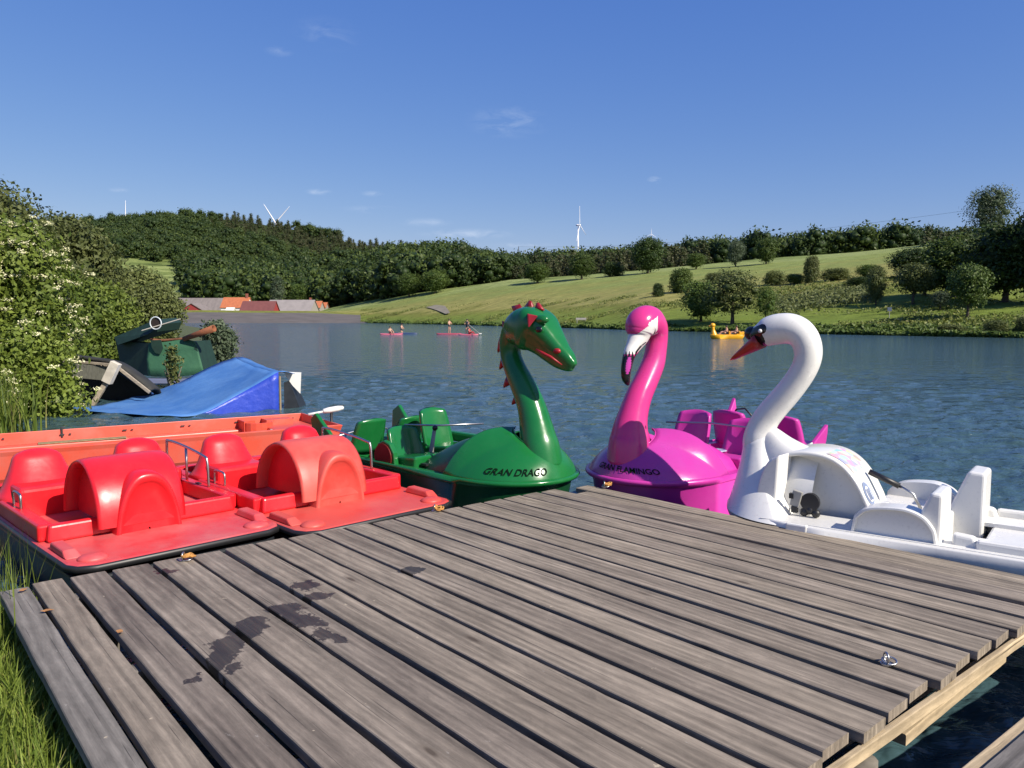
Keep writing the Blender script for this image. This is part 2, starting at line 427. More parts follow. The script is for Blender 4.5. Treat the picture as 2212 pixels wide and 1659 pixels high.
def build_water():
    m = bpy.data.materials.new('lake water'); m.use_nodes = True; nt = m.node_tree; b = nt.nodes['Principled BSDF']
    b.inputs['Base Color'].default_value = (.040, .078, .088, 1); b.inputs['Roughness'].default_value = .08
    b.inputs['IOR'].default_value = 1.38
    g = nt.nodes.new('ShaderNodeNewGeometry')
    def nz(scale, st, det, rot=0, rough=.5):
        mp = nt.nodes.new('ShaderNodeMapping'); mp.inputs['Scale'].default_value = st; mp.inputs['Rotation'].default_value = (0, 0, R(rot))
        nt.links.new(g.outputs['Position'], mp.inputs[0])
        n = nt.nodes.new('ShaderNodeTexNoise'); n.inputs['Scale'].default_value = scale; n.inputs['Detail'].default_value = det
        n.inputs['Roughness'].default_value = rough; n.inputs['Distortion'].default_value = .4
        nt.links.new(mp.outputs[0], n.inputs['Vector']); return n.outputs['Fac']
    a = nz(3.6, (.6, 1, 1), 4, 12, .6); c = nz(1.15, (.65, 1, 1), 3, -14); big = nz(.035, (.4, 1, 1), 3, 8)
    m1 = nt.nodes.new('ShaderNodeMath'); m1.operation = 'MULTIPLY_ADD'; m1.inputs[1].default_value = .55
    nt.links.new(a, m1.inputs[0]); nt.links.new(c, m1.inputs[2])
    # calmer strips and breezier strips
    mr = nt.nodes.new('ShaderNodeMapRange'); mr.inputs['From Min'].default_value = .35; mr.inputs['From Max'].default_value = .65
    mr.inputs['To Min'].default_value = .55; mr.inputs['To Max'].default_value = 1.1; nt.links.new(big, mr.inputs['Value'])
    bp = nt.nodes.new('ShaderNodeBump'); bp.inputs['Distance'].default_value = .26
    nt.links.new(mr.outputs[0], bp.inputs['Strength']); nt.links.new(m1.outputs[0], bp.inputs['Height']); nt.links.new(bp.outputs[0], b.inputs['Normal'])
    M['water'] = m
    # flat lake all round, and real small waves in the part of the lake near the jetty
    ds = [3.2]
    while ds[-1] < 62: ds.append(ds[-1]+.024*(ds[-1]/5)**1.45)
    ds = np.array(ds); ks = np.linspace(-1.05, 1.05, 880); D, K = np.meshgrid(ds, ks, indexing='ij'); X = K*D; Y = D
    rng = np.random.default_rng(2); H = np.zeros_like(X)
    sp = np.maximum(.024*(D/5)**1.45, D*(ks[1]-ks[0]))
    for i in range(80):
        lam = .13*(8.0**rng.random()); th = R(rng.normal(80, 40)); kk = 2*math.pi/lam; ph = rng.uniform(0, 6.28); amp = .0052*lam**.65
        fade = np.clip((lam/sp-2.2)/2.0, 0, 1)
        q = kk*(X*math.cos(th)+Y*math.sin(th))+ph+.35*np.sin(.35*X+.3*i)+.3*np.sin(.3*Y+i)
        H += amp*fade*(np.sin(q)+.25*np.cos(2*q))
    e = np.clip((62-D)/40, 0, 1)*np.clip((1.05-np.abs(K))/.1, 0, 1)*np.clip((D-3.2)/.3, 0, 1); H *= e
    V = np.stack([X, Y, H+.004], -1).reshape(-1, 3); nr, nc = X.shape; idx = np.arange(nr*nc).reshape(nr, nc)
    F = np.stack([idx[:-1, :-1], idx[:-1, 1:], idx[1:, 1:], idx[1:, :-1]], -1).reshape(-1, 4)
    base = len(V); d0, d1 = 3.2, ds[-1]; k = 1.05
    E = [(-k*d0, d0, .004), (k*d0, d0, .004), (k*d1, d1, .004), (-k*d1, d1, .004), (-900, -300, 0), (900, -300, 0), (900, 900, 0), (-900, 900, 0)]
    V = np.vstack([V, E]); EF = np.array([(4, 5, 1, 0), (5, 6, 2, 1), (6, 7, 3, 2), (7, 4, 0, 3)])+base
    F = np.vstack([F, EF]); me = bpy.data.meshes.new('water')
    me.vertices.add(len(V)); me.vertices.foreach_set('co', V.astype(np.float32).ravel()); me.loops.add(F.size); me.loops.foreach_set('vertex_index', F.astype(np.int32).ravel())
    me.polygons.add(len(F)); me.polygons.foreach_set('loop_start', (np.arange(len(F))*4).astype(np.int32)); me.update(calc_edges=True)
    o = link('water', me, m, smooth=True); tag(o, kind='structure')
build_water()

# ------------------------------------------------------------------ foliage
def leaf_arrays(centers, normals, sizes, rng, aspect=1.0, jitter=.7, tint=None):
    n = len(centers)
    d = normals + rng.normal(0, jitter, (n, 3)); d /= np.linalg.norm(d, axis=1)[:, None]
    r = rng.normal(0, 1, (n, 3)); u = np.cross(d, r); u /= np.linalg.norm(u, axis=1)[:, None]; w = np.cross(d, u)
    s = sizes[:, None]*.5
    V = np.empty((n, 4, 3)); V[:, 0] = centers - u*s; V[:, 1] = centers + w*s*.55*aspect; V[:, 2] = centers + u*s*1.05; V[:, 3] = centers - w*s*.6*aspect
    return V.reshape(-1, 3)
def quads_mesh(name, V, tint, extraV=None, extraF=None, extra_tint=.1):
    nq = len(V)//4; faces = np.arange(nq*4).reshape(-1, 4)
    me = bpy.data.meshes.new(name)
    nv = len(V) + (len(extraV) if extraV is not None else 0)
    allv = V if extraV is None else np.vstack([V, extraV])
    ef = [] if extraF is None else extraF
    loops = faces.ravel(); starts = np.arange(nq)*4; tot = np.full(nq, 4)
    if len(ef):
        e = np.array(ef)+len(V); k = e.shape[1]
        loops = np.concatenate([loops, e.ravel()]); starts = np.concatenate([starts, nq*4+np.arange(len(e))*k]); tot = np.concatenate([tot, np.full(len(e), k)])
        tint = np.concatenate([tint, np.full(len(e), extra_tint)])
    me.vertices.add(nv); me.vertices.foreach_set('co', allv.astype(np.float32).ravel())
    me.loops.add(len(loops)); me.loops.foreach_set('vertex_index', loops.astype(np.int32))
    me.polygons.add(len(starts)); me.polygons.foreach_set('loop_start', starts.astype(np.int32))
    try: me.polygons.foreach_set('loop_total', tot.astype(np.int32))
    except Exception: pass
    me.update(calc_edges=True); me.validate()
    at = me.attributes.new('tint', 'FLOAT', 'FACE'); at.data.foreach_set('value', np.clip(tint, 0, 1).astype(np.float32))
    return me
_bm = bmesh.new(); bmesh.ops.create_icosphere(_bm, subdivisions=2, radius=1)
ICO_V = np.array([v.co[:] for v in _bm.verts]); ICO_F = np.array([[v.index for v in f.verts] for f in _bm.faces]); _bm.free()

def crown(seed, H, W, n, leaf, lobes=16, base=.25, kind='round', core=.5):
    """leaf-clump crown from z=base*H to H"""
    rng = np.random.default_rng(seed)
    h0 = base*H; ch = H-h0
    C = []; Rr = []
    for i in range(lobes):
        t = (i+.5)/lobes
        if kind == 'round': prof = math.sin(math.pi*(.12+.80*t))**.7
        elif kind == 'cone': prof = (1.0-t*.85)*.9+.1*math.sin(t*9)
        elif kind == 'column': prof = .75+.25*math.sin(math.pi*t)
        elif kind == 'bush': prof = math.cos(t*1.35)**.6
        a = i*2.399+rng.uniform(-.5, .5); lr = W/2*prof
        rr = (.17+.25*rng.random())*W*(prof*.6+.4)*(1.0 if kind != 'column' else 1.2)
        rad = max(0, lr-rr*.75)*math.sqrt(rng.uniform(.35, 1))
        C.append((rad*math.cos(a), rad*math.sin(a), h0+ch*(.06+.86*t)-rr*.15*(t > .8))); Rr.append(min(rr, ch*.32))
    C = np.array(C); Rr = np.array(Rr); over = (C[:, 2]+Rr)-H; C[:, 2] -= np.maximum(over, 0)
    w = Rr**2; idx = rng.choice(lobes, n, p=w/w.sum())
    d = rng.normal(0, 1, (n, 3)); d[:, 2] += .25; d /= np.linalg.norm(d, axis=1)[:, None]
    rr = Rr[idx]*(1.0-.35*rng.random(n)**2+.10*rng.normal(0, 1, n))
    P = C[idx]+d*rr[:, None]*np.array((1, 1, .85))
    P += rng.normal(0, leaf*.5, (n, 3))
    sz = leaf*(.6+.8*rng.random(n))
    V = leaf_arrays(P, d, sz, rng)
    lobet = rng.random(lobes)
    tint = .55*lobet[idx]+.45*rng.random(n)
    ev = []; ef = []
    for i in range(lobes):
        dv = ICO_V*(1+.18*np.sin(ICO_V[:, [1, 2, 0]].sum(1)*7+i)[:, None])
        ef.append(ICO_F+len(ev)*len(ICO_V)); ev.append(C[i]+dv*Rr[i]*core*np.array((1, 1, .85)))
    if core > 0: return V, tint, np.vstack(ev), np.vstack(ef)
    return V, tint, None, None

M['leafdark'] = leafmat('dark woodland foliage', (.024, .045, .011), (.062, .10, .022))
M['leafmid'] = leafmat('green foliage', (.042, .076, .014), (.11, .155, .03))
M['leaflight'] = leafmat('fresh green foliage', (.055, .10, .02), (.12, .17, .04))
M['leafolive'] = leafmat('olive foliage', (.07, .095, .028), (.16, .18, .055))
M['leafgrey'] = leafmat('silvery foliage', (.05, .075, .04), (.11, .14, .08))
M['leafpine'] = leafmat('pine foliage', (.028, .034, .018), (.06, .058, .032))
M['leafelder'] = leafmat('elder foliage', (.055, .09, .012), (.19, .24, .04))
M['blossom'] = leafmat('cream blossom', (.46, .44, .22), (.72, .70, .46), trans=.1)
M['grassblade'] = leafmat('grass blades', (.07, .12, .015), (.24, .30, .05), (.40, .34, .14), trans=.35)
M['forest'] = leafmat('forest foliage', (.018, .036, .009), (.075, .105, .022), (.062, .066, .028))

TREES = {}
def tree_proto(key, **kw):
    V, t, ev, ef = crown(**kw); TREES[key] = (quads_mesh('crown', V, t, ev, ef, .05), kw)
tree_proto('oak', seed=1, H=10, W=9, n=6800, leaf=.40, lobes=22, base=.12)
tree_proto('oak2', seed=2, H=10, W=8, n=6400, leaf=.40, lobes=18, base=.1)
tree_proto('airy', seed=3, H=10, W=10, n=4200, leaf=.34, lobes=20, base=.2, core=.35)
tree_proto('young', seed=4, H=10, W=8.5, n=4800, leaf=.42, lobes=16, base=.26, core=.45)
tree_proto('bush', seed=5, H=10, W=14, n=6000, leaf=.62, lobes=18, base=.0, kind='bush', core=.45)
tree_proto('poplar', seed=6, H=10, W=7.2, n=6500, leaf=.27, lobes=26, base=.06, kind='column', core=.3)
tree_proto('cone', seed=7, H=10, W=3.8, n=2600, leaf=.28, lobes=14, base=.05, kind='column')

def trunk_mesh(H, r, seed, forks=5, lean=0.0, top=.75):
    rng = random.Random(seed); mb = MB()
    pts = [Vector((0, 0, -.06*H))]; p = Vector((0, 0, 0)); n = 7
    for i in range(1, n+1):
        t = i/n; p = Vector((lean*t*H+rng.uniform(-.01, .01)*H, rng.uniform(-.01, .01)*H, top*H*t)); pts.append(p)
    mb.tube(pts, [r*(1.25 if i == 0 else 1)*(1-.8*i/len(pts)) for i in range(len(pts))], 8)
    for k in range(forks):
        b = pts[2+k % (len(pts)-3)]; a = rng.uniform(0, 6.28)+k*2.4; L = H*rng.uniform(.2, .34)
        q = [b + Vector((math.cos(a)*L*s*.8, math.sin(a)*L*s*.8, L*s*.75+.05*L*s*s)) for s in (0, .35, .7, 1)]
        mb.tube(q, [r*.42, r*.3, r*.18, r*.06], 6)
    return mb.mesh('trunk')
TRUNKS = [trunk_mesh(10, .28, s, forks=6) for s in (1, 2, 3)]

def put_tree(name, key, dx, dy, top, w, label, leaf='leafmid', cat='tree', group=None, depth=None, trunk=True, rz=None, lo=None, z=None):
    d = depth if depth else depth_for(dx, dy, lo)
    if d is None: print('no ground for', dx, dy); d = 300
    zb = (gz(dx, d)+.1) if z is None else z
    zt = CAM_H-ky(top)*d; H = max(1.0, zt-zb); Wm = w*.46293/FPX*d
    me, kw = TREES[key]
    root = empty(name, (kx(dx)*d, d, zb), (dx*7.3+dy) % 6.28 if rz is None else rz, label, cat, group)
    sx = Wm/kw['W']; sz = H/10.0; root.scale = (sx, sx, sz)
    m2 = me.copy() if me.materials and me.materials[0] != M[leaf] else me
    ckey = (key, leaf)
    if ckey not in CROWNS:
        c = me.copy(); c.materials.clear(); c.materials.append(M[leaf]); CROWNS[ckey] = c
    o = bpy.data.objects.new('crown', CROWNS[ckey]); COL.objects.link(o); o.parent = root
    if trunk:
        t = bpy.data.objects.new('trunk', TRUNKS[int(dx) % 3]); COL.objects.link(t); t.parent = root
    return root
CROWNS = {}
for t in TRUNKS: t.materials.append(M['bark'])

def build_forest():
    rng = np.random.default_rng(11); protos = []
    for s, kind, H, W in ((31,'round',9.5,10.5),(32,'round',9.5,9.5),(33,'cone',9.0,8),(34,'round',8.6,11),(35,'cone',9.6,7)):
        V, t, ev, ef = crown(s, H, W, 480, .78 if kind == 'round' else .7, lobes=13 if kind == 'round' else 10, base=.06, kind=kind, core=.5)
        protos.append((V, t, ev, ef))
    Vs = []; Ts = []; EV = []; EF = []; off = 0; cnt = 0
    sp = 6.6
    d = 318.0
    while d < 735:
        X = -.95*d
        while X < .95*d:
            x = X+rng.uniform(-3, 3); y = d+rng.uniform(-3.5, 3.5); dx = dxof(x, y)
            X += sp*(1.08+.25*(d > 500))*(.78 if dx > 1000 else 1)
            k = knots(dx)
            edge = k[2][0]+4 if dx > 830 else (395+ 25*math.sin(dx*.02) if dx > 400 else 560)
            if dx > 690 and dx <= 830: edge = 340+ (830-dx)*.35
            if dx < 400: edge = 566+6*math.sin(dx*.05)
            if 375 < dx < 420: edge = 405+(420-dx)*3.6
            if dx > 400 and dx < 700: edge = 402
            if y < edge or y > k[-1][0]+12: continue
            if dx > 830 and y > k[2][0]+275: continue
            if dx > 1500 and y > k[4][0]+25: continue
            # slope fronts only need their trees where they show
            conif = mnoise.noise(Vector((x*.012, y*.012, 5))) + (.25 if dx > 1100 else -.02) + (.35 if y > k[-1][0]-60 and dx > 300 else 0) > .34
            pi = (2 if rng.random() < .5 else 4) if conif else (0, 1, 3)[rng.integers(3)]
            V, t, ev, ef = protos[pi]
            s = rng.uniform(.85, 1.55)*(.85 if conif else 1.0)*(.85 if y > k[-1][0]-40 else 1)
            if dx > 1000: s *= 1.05
            front = y < 500 and dx <= 1000
            if front:
                if rng.random() < .5: continue
                s *= 1.5
            a = rng.uniform(0, 6.28); c, sn = math.cos(a), math.sin(a); Rm = np.array(((c, -sn, 0), (sn, c, 0), (0, 0, 1)))
            P = np.array((x, y, gz(dx, y)-.8))
            Vs.append((V@Rm.T)*s+P)
            tv = rng.uniform(-.38, .42)
            Ts.append(np.clip((t*.5+.18+tv), 0, .9) if not conif else np.clip(t*.2+.80*0+.93+.05*rng.random(), 0, 1))
            EV.append((ev@Rm.T)*s+P); EF.append(ef+off); off += len(ev); cnt += 1
        d += sp*(.85+.35*(d > 500))
    print('forest trees', cnt)
    me = quads_mesh('forest', np.vstack(Vs), np.concatenate(Ts), np.vstack(EV), np.vstack(EF), .1)
    o = link('forest', me, M['forest']); tag(o, 'dense dark green mixed woodland covering the hills behind the lake', 'forest', kind='stuff')
build_forest()

# individual trees on and around the far meadow
MT = [('oak', 1397, 592, 512, 78, 'big round dark green tree standing out at the edge of the wood', 'leafdark'),
 ('oak2', 1255, 604, 548, 62, 'round mid green tree at the wood edge between dragon head and flamingo head', 'leafmid'),
 ('oak', 1160, 612, 568, 60, 'round green tree at the wood edge above the dragon head', 'leafmid'),
 ('bush', 1322, 598, 567, 60, 'low green bush at the wood edge left of the big round dark tree', 'leafdark'),
 ('oak2', 1500, 583, 548, 45, 'low round tree at the wood edge right of the big round dark tree', 'leafmid'),
 ('oak', 1650, 572, 515, 48, 'tall green tree at the wood edge above the left end of the shrub row', 'leafmid'),
 ('oak2', 1585, 577, 520, 40, 'grey green tree at the wood edge, left of the tall green one', 'leafgrey'),
 ('oak', 940, 634, 583, 62, 'bright green round tree at the wood edge above the two left paddlers', 'leafmid'),
 ('oak2', 885, 642, 590, 52, 'green tree at the wood edge, second from the bright green round one', 'leafmid'),
 ('oak', 735, 650, 560, 66, 'dark tree at the wood edge right of the orange roofs', 'leafdark'),
 ('oak2', 800, 648, 575, 60, 'dark round tree at the wood edge where the meadow slope begins', 'leafdark')]
for key, x, y, top, w, lab, lf in MT:
    put_tree('oak_tree' if key != 'bush' else 'bush', key, x, y, top, w, lab, lf, 'tree' if key != 'bush' else 'bush', 'trees along the wood edge' if key != 'bush' else None)
put_tree('poplar_tree', 'cone', 602, 648, 592, 32, 'slim pale silvery columnar tree behind the village roofs', 'leafgrey', depth=392)
put_tree('oak_tree', 'oak2', 655, 648, 612, 48, 'low rounded bright tree beside the slim silvery tree', 'leafmid', depth=396)
MD = [('oak2', 1512, 697, 604, 88, 'dark two stemmed tree on the lake shore behind the yellow duck boat', 'leafmid'),
 ('airy', 1580, 702, 580, 150, 'airy light green tree on the lake shore above the yellow duck boat', 'leafolive'),
 ('airy', 1652, 700, 616, 62, 'small leafy tree on the shore just left of the white swan head', 'leafmid'),
 ('oak', 1888, 657, 574, 46, 'slender pale tree on the meadow, first of the row right of the swan', 'leafolive'),
 ('young', 1968, 655, 568, 92, 'broad pale green tree on the meadow with a shadow to its left', 'leafolive'),
 ('young', 2087, 690, 568, 100, 'neat round young tree with a thin straight trunk on the right meadow', 'leaflight'),
 ('airy', 2027, 668, 628, 50, 'small grey half bare tree between two meadow trees', 'leafgrey'),
 ('oak', 1962, 600, 536, 100, 'dark round tree at the crest of the right meadow', 'leafdark'),
 ('oak2', 1872, 606, 572, 60, 'small dark tree at the left end of the dark hedge row', 'leafmid'),
 ('oak', 2055, 640, 505, 150, 'large dark green tree in the right hedge row', 'leafmid'),
 ('oak2', 2165, 652, 478, 180, 'very large dark tree at the right edge of the meadow', 'leafdark'),
 ('oak', 2262, 660, 430, 180, 'tallest dark tree cut by the right edge of the photo', 'leafdark'),
 ('oak', 2105, 650, 560, 110, 'dark bushy tree low in the hedge behind the neat round tree', 'leafdark'),
 ('oak2', 1992, 636, 575, 90, 'dark shady tree in the hedge behind the broad pale tree', 'leafdark'),
 ('poplar', 2125, 528, 403, 98, 'tall silvery tree standing alone against the sky on the ridge', 'leafgrey')]
for key, x, y, top, w, lab, lf in MD:
    put_tree('meadow_tree' if key != 'poplar' else 'poplar_tree', key, x, y, top, w, lab, lf, 'tree', 'trees on the far meadow' if key != 'poplar' else None)
MBU = [(1470, 632, 580, 70, 'dark green shrub at the upper left of the shore trees', 'leafmid'), (1419, 642, 612, 34, 'small round shrub alone on the slope, leftmost of the row', 'leafdark'),
 (1668, 616, 585, 62, 'rounded olive shrub on the slope above the swan head', 'leafolive'), (1712, 614, 592, 56, 'low dark shrub between the olive shrub and the upright one', 'leafmid'),
 (1748, 612, 553, 46, 'upright yellowish shrub, tallest of the slope shrub row', 'leafolive'), (1802, 606, 580, 86, 'wide yellow green shrub right of the upright one', 'leafolive'),
 (1540, 614, 590, 60, 'pale shrub on the slope behind the shore trees', 'leafolive'),
 (1850, 622, 598, 70, 'low dark shrub under the slender pale tree', 'leafdark'), (2150, 724, 690, 70, 'loose weedy bush on the right shore', 'leafolive'), (2050, 722, 700, 80, 'low weedy bush on the shore left of the loose one', 'leafolive'),
 (2215, 722, 684, 70, 'weedy bush on the shore at the right edge of the photo', 'leafolive')]
for x, y, top, w, lab, lf in MBU:
    put_tree('shrub', 'bush', x, y, top, w, lab, lf, 'shrub', 'shrubs on the far slope', trunk=False)
def build_shore_grass():
    rng = np.random.default_rng(5); P = []; n = []
    for i in range(26000):
        dx = rng.uniform(790, 2600); k = knots(dx)[0][0]; d = k+rng.uniform(-.4, 3.2)**1.0
        z = gz(dx, d); P.append((kx(dx)*d, d, max(z, .1)+rng.uniform(0, .5)*(.3+1.6*max(0, .3+mnoise.noise(Vector((kx(dx)*d*.25, d*.25, 0)))))))
    P = np.array(P); N = np.tile(np.array((0, -.6, .5)), (len(P), 1))
    V = leaf_arrays(P, N, rng.uniform(.35, .9, len(P)), rng)
    o = link('shore_reeds', quads_mesh('shore_reeds', V, rng.random(len(P))), M['leafmid']); tag(o, 'dark green reeds fringing the far lake shore', 'reeds', kind='stuff')
    # pale tall weeds strip on the slope
    P = []
    for i in range(9000):
        dx = rng.uniform(1660, 1900); y0 = 622+(dx-1780)**2*.0004; y = y0+rng.normal(0, 6); d = depth_for(dx, y) if i < 60 else None
        if d is None: d = 128+rng.normal(0, 5)+(dx-1780)*.01
        P.append((kx(dx)*d, d, gz(dx, d)+rng.uniform(.0, .7)))
    P = np.array(P); V = leaf_arrays(P, np.tile(np.array((0, -.5, .6)), (len(P), 1)), rng.uniform(.3, .7, len(P)), rng)
    o = link('tall_weeds', quads_mesh('tall_weeds', V, rng.random(len(P))), M['leafolive']); tag(o, 'band of tall grey green weeds across the meadow slope', 'weeds', kind='stuff')
build_shore_grass()
def build_tufts():
    rng = np.random.default_rng(15); P = []; S = []
    while len(P) < 30000:
        dx = rng.uniform(780, 2500); k = knots(dx); d = k[0][0]+1+(k[1][0]+15-k[0][0])*rng.random()**1.3; x = kx(dx)*d
        n = mnoise.noise(Vector((x*.05, d*.12, 1)))+.6*mnoise.noise(Vector((x*.3, d*.5, 7)))
        if n < .12: continue
        P.append((x, d, gz(dx, d)+rng.uniform(0, .25)+.1)); S.append(.2+.5*min(1, n))
    P = np.array(P); V = leaf_arrays(P, np.tile(np.array((0, -.5, .7)), (len(P), 1)), np.array(S), rng)
    o = link('meadow_grass', quads_mesh('meadow_grass', V, rng.random(len(P))), M['tuft']); tag(o, 'coarse tufts of taller grass scattered over the lower meadow slope', 'grass', kind='stuff')
M['tuft'] = leafmat('meadow tuft', (.07, .11, .018), (.20, .22, .05), (.34, .30, .13))
build_tufts()

# near bushes on the left bank
def near_bush(name, x, d, base, top, w, n, leaf, lf, label, seed, kind='round', lobes=26, core=.6, blossom=0, stems=5, depth_ratio=1.0, b0=0.0):
    zb = base; zt = CAM_H-ky(top)*d; H = zt-zb; W = w*.46293/FPX*d
    V, t, ev, ef = crown(seed, H, W, n, leaf, lobes=lobes, base=b0, kind=kind, core=core)
    root = empty(name, (kx(x)*d, d, zb), 0, label, 'bush')
    link('crown', quads_mesh('crown', V, t, ev, ef, .02), M[lf], root)
    mb = MB(); rg = random.Random(seed)
    for k in range(stems):
        a = rg.uniform(0, 6.28); L = H*rg.uniform(.6, .85)
        q = [Vector((.08*math.cos(a)*(1+s*s*W*4), .08*math.sin(a)*(1+s*s*W*4), -.3+L*s)) for s in (0, .25, .5, .75, 1)]
        mb.tube(q, [.05, .042, .032, .02, .008], 6)
    mb.build('stems', M['barkgrey'], root, smooth=True)
    if blossom:
        rng = np.random.default_rng(seed+90); q = V.reshape(-1, 4, 3).mean(1); ctr = np.array((0, 0, H*.45)); out = q-ctr
        rr = np.linalg.norm(out*np.array((1/(W/2), 1/(W/2), 1/(H/2))), axis=1); cand = q[rr > np.quantile(rr, .55)]
        c = cand[rng.choice(len(cand), blossom)]
        P = np.repeat(c, 26, axis=0)+rng.normal(0, .055, (blossom*26, 3))*np.array((1, 1, .4))+np.array((.02, -.03, .02))
        N = np.tile(np.array((.2, -.5, .8)), (len(P), 1)); Vb = leaf_arrays(P, N, rng.uniform(.025, .06, len(P)), rng, jitter=.4)
        link('blossom', quads_mesh('blossom', Vb, rng.random(len(P))), M['blossom'], root)
    return root
near_bush('willow_bush', -30, 30, .3, 385, 330, 26000, .17, 'leafolive', 'tall loose grey green willow bush at the left edge, rising highest', 51, lobes=34, core=.35)
near_bush('willow_bush', 150, 34, .2, 462, 250, 26000, .17, 'leafolive', 'brownish olive bush between the flowering bush and the wooded hill', 52, lobes=30, core=.5)
near_bush('alder_bush', 205, 27, .1, 600, 220, 22000, .12, 'leafelder', 'fresh green leafy bush behind the sunken roof wreck', 53, lobes=26, kind='bush')
near_bush('alder_bush', 300, 52, .2, 575, 170, 15000, .22, 'leafolive', 'pale olive bush with thin twigs behind the green canvas boat', 54, lobes=24, core=.3)
near_bush('alder_bush', 345, 44, .2, 610, 110, 9000, .18, 'leafolive', 'small olive bush touching the village roofs at its right', 59, lobes=18, core=.35)
near_bush('willow_bush', 470, 33, .05, 690, 84, 5200, .13, 'leafgrey', 'small grey green willow bush standing in the water right of the rusty pipe', 55, lobes=14, core=.35)
near_bush('elder_bush', 25, 17.2, .2, 468, 290, 27000, .115, 'leafelder', 'large elder bush covered in cream white blossom on the left bank', 56, lobes=24, core=.42, blossom=430)
near_bush('elder_bush', 60, 16.2, .1, 690, 210, 12000, .10, 'leafelder', 'low flowering elder branch hanging over the water below the large one', 57, lobes=14, core=.5, blossom=80, kind='bush')
near_bush('willow_bush', 372, 21.5, .2, 742, 36, 700, .09, 'leafolive', 'spindly young willow shoot in front of the green canvas boat', 58, lobes=9, core=0, stems=3)

def blades(name, pts, hmin, hmax, wid, lean, seed, material, label, cat, lv=4):
    rng = np.random.default_rng(seed); V = []; T = []
    F = []; 
    for (x, y, z) in pts:
        h = rng.uniform(hmin, hmax); a = rng.uniform(0, 6.28); b = rng.uniform(0, lean)*h; wv = wid*rng.uniform(.6, 1.3)
        ca, sa = math.cos(a), math.sin(a); t = rng.random(); prev = None
        for s in range(lv):
            f0, f1 = s/lv, (s+1)/lv
            def P(f, sd):
                w = wv*(1-f)**.7*sd; o = b*f*f
                return (x+ca*o-sa*w, y+sa*o+ca*w, z+h*f*(1-.25*f*b/h))
            V += [P(f0, -1), P(f0, 1), P(f1, 1), P(f1, -1)]; T.append(t)
    me = quads_mesh(name, np.array(V), np.array(T)); o = link(name, me, material); tag(o, label, cat, kind='stuff'); return o
def near_grass():
    rng = np.random.default_rng(8); pts = []
    # lower left corner beside the jetty
    S = [np.array(p) for p in SHORE[2:8]]
    for i in range(26000):
        j = rng.integers(0, 5) if rng.random() > .5 else 0
        t = rng.random(); p = S[j]*(1-t)+S[j+1]*t; n = S[j+1]-S[j]; n = np.array((-n[1], n[0])); n = n/np.linalg.norm(n)
        q = p+n*(abs(rng.normal(0, .9))+.02); pts.append((q[0], q[1], .08+min(.3, .2*np.linalg.norm(q-p))))
    blades('grass', pts, .08, .31, .007, .9, 3, M['grassblade'], 'lush green grass on the bank at the left side of the jetty', 'grass')
    pts = []
    for i in range(1500):
        q = np.array((rng.normal(-9.45, .42), rng.normal(13.2, .6))); 
        pts.append((q[0], q[1], -.05))
    blades('reeds', pts, .6, 1.4, .016, .6, 4, M['grassblade'], 'clump of tall bright green reeds at the water edge on the left', 'reeds', 6)
    pts = []
    for i in range(160):
        j = rng.integers(0, 3); t = rng.random(); p = np.array(((-2.8, 4.15), (-3.15, 4.9), (-3.9, 5.5), (-4.6, 6.1))[j])*(1-t)+np.array(((-3.15, 4.9), (-3.9, 5.5), (-4.6, 6.1), (-4.6, 6.1))[j])*t
        pts.append((p[0]+rng.normal(0, .1), p[1]+rng.normal(0, .1), .05))
    blades('weed_stalks', pts, .4, .75, .0045, .5, 6, M['grassblade'], 'thin pale seeding grass stalks at the left corner of the jetty', 'grass stalks', 5)
near_grass()
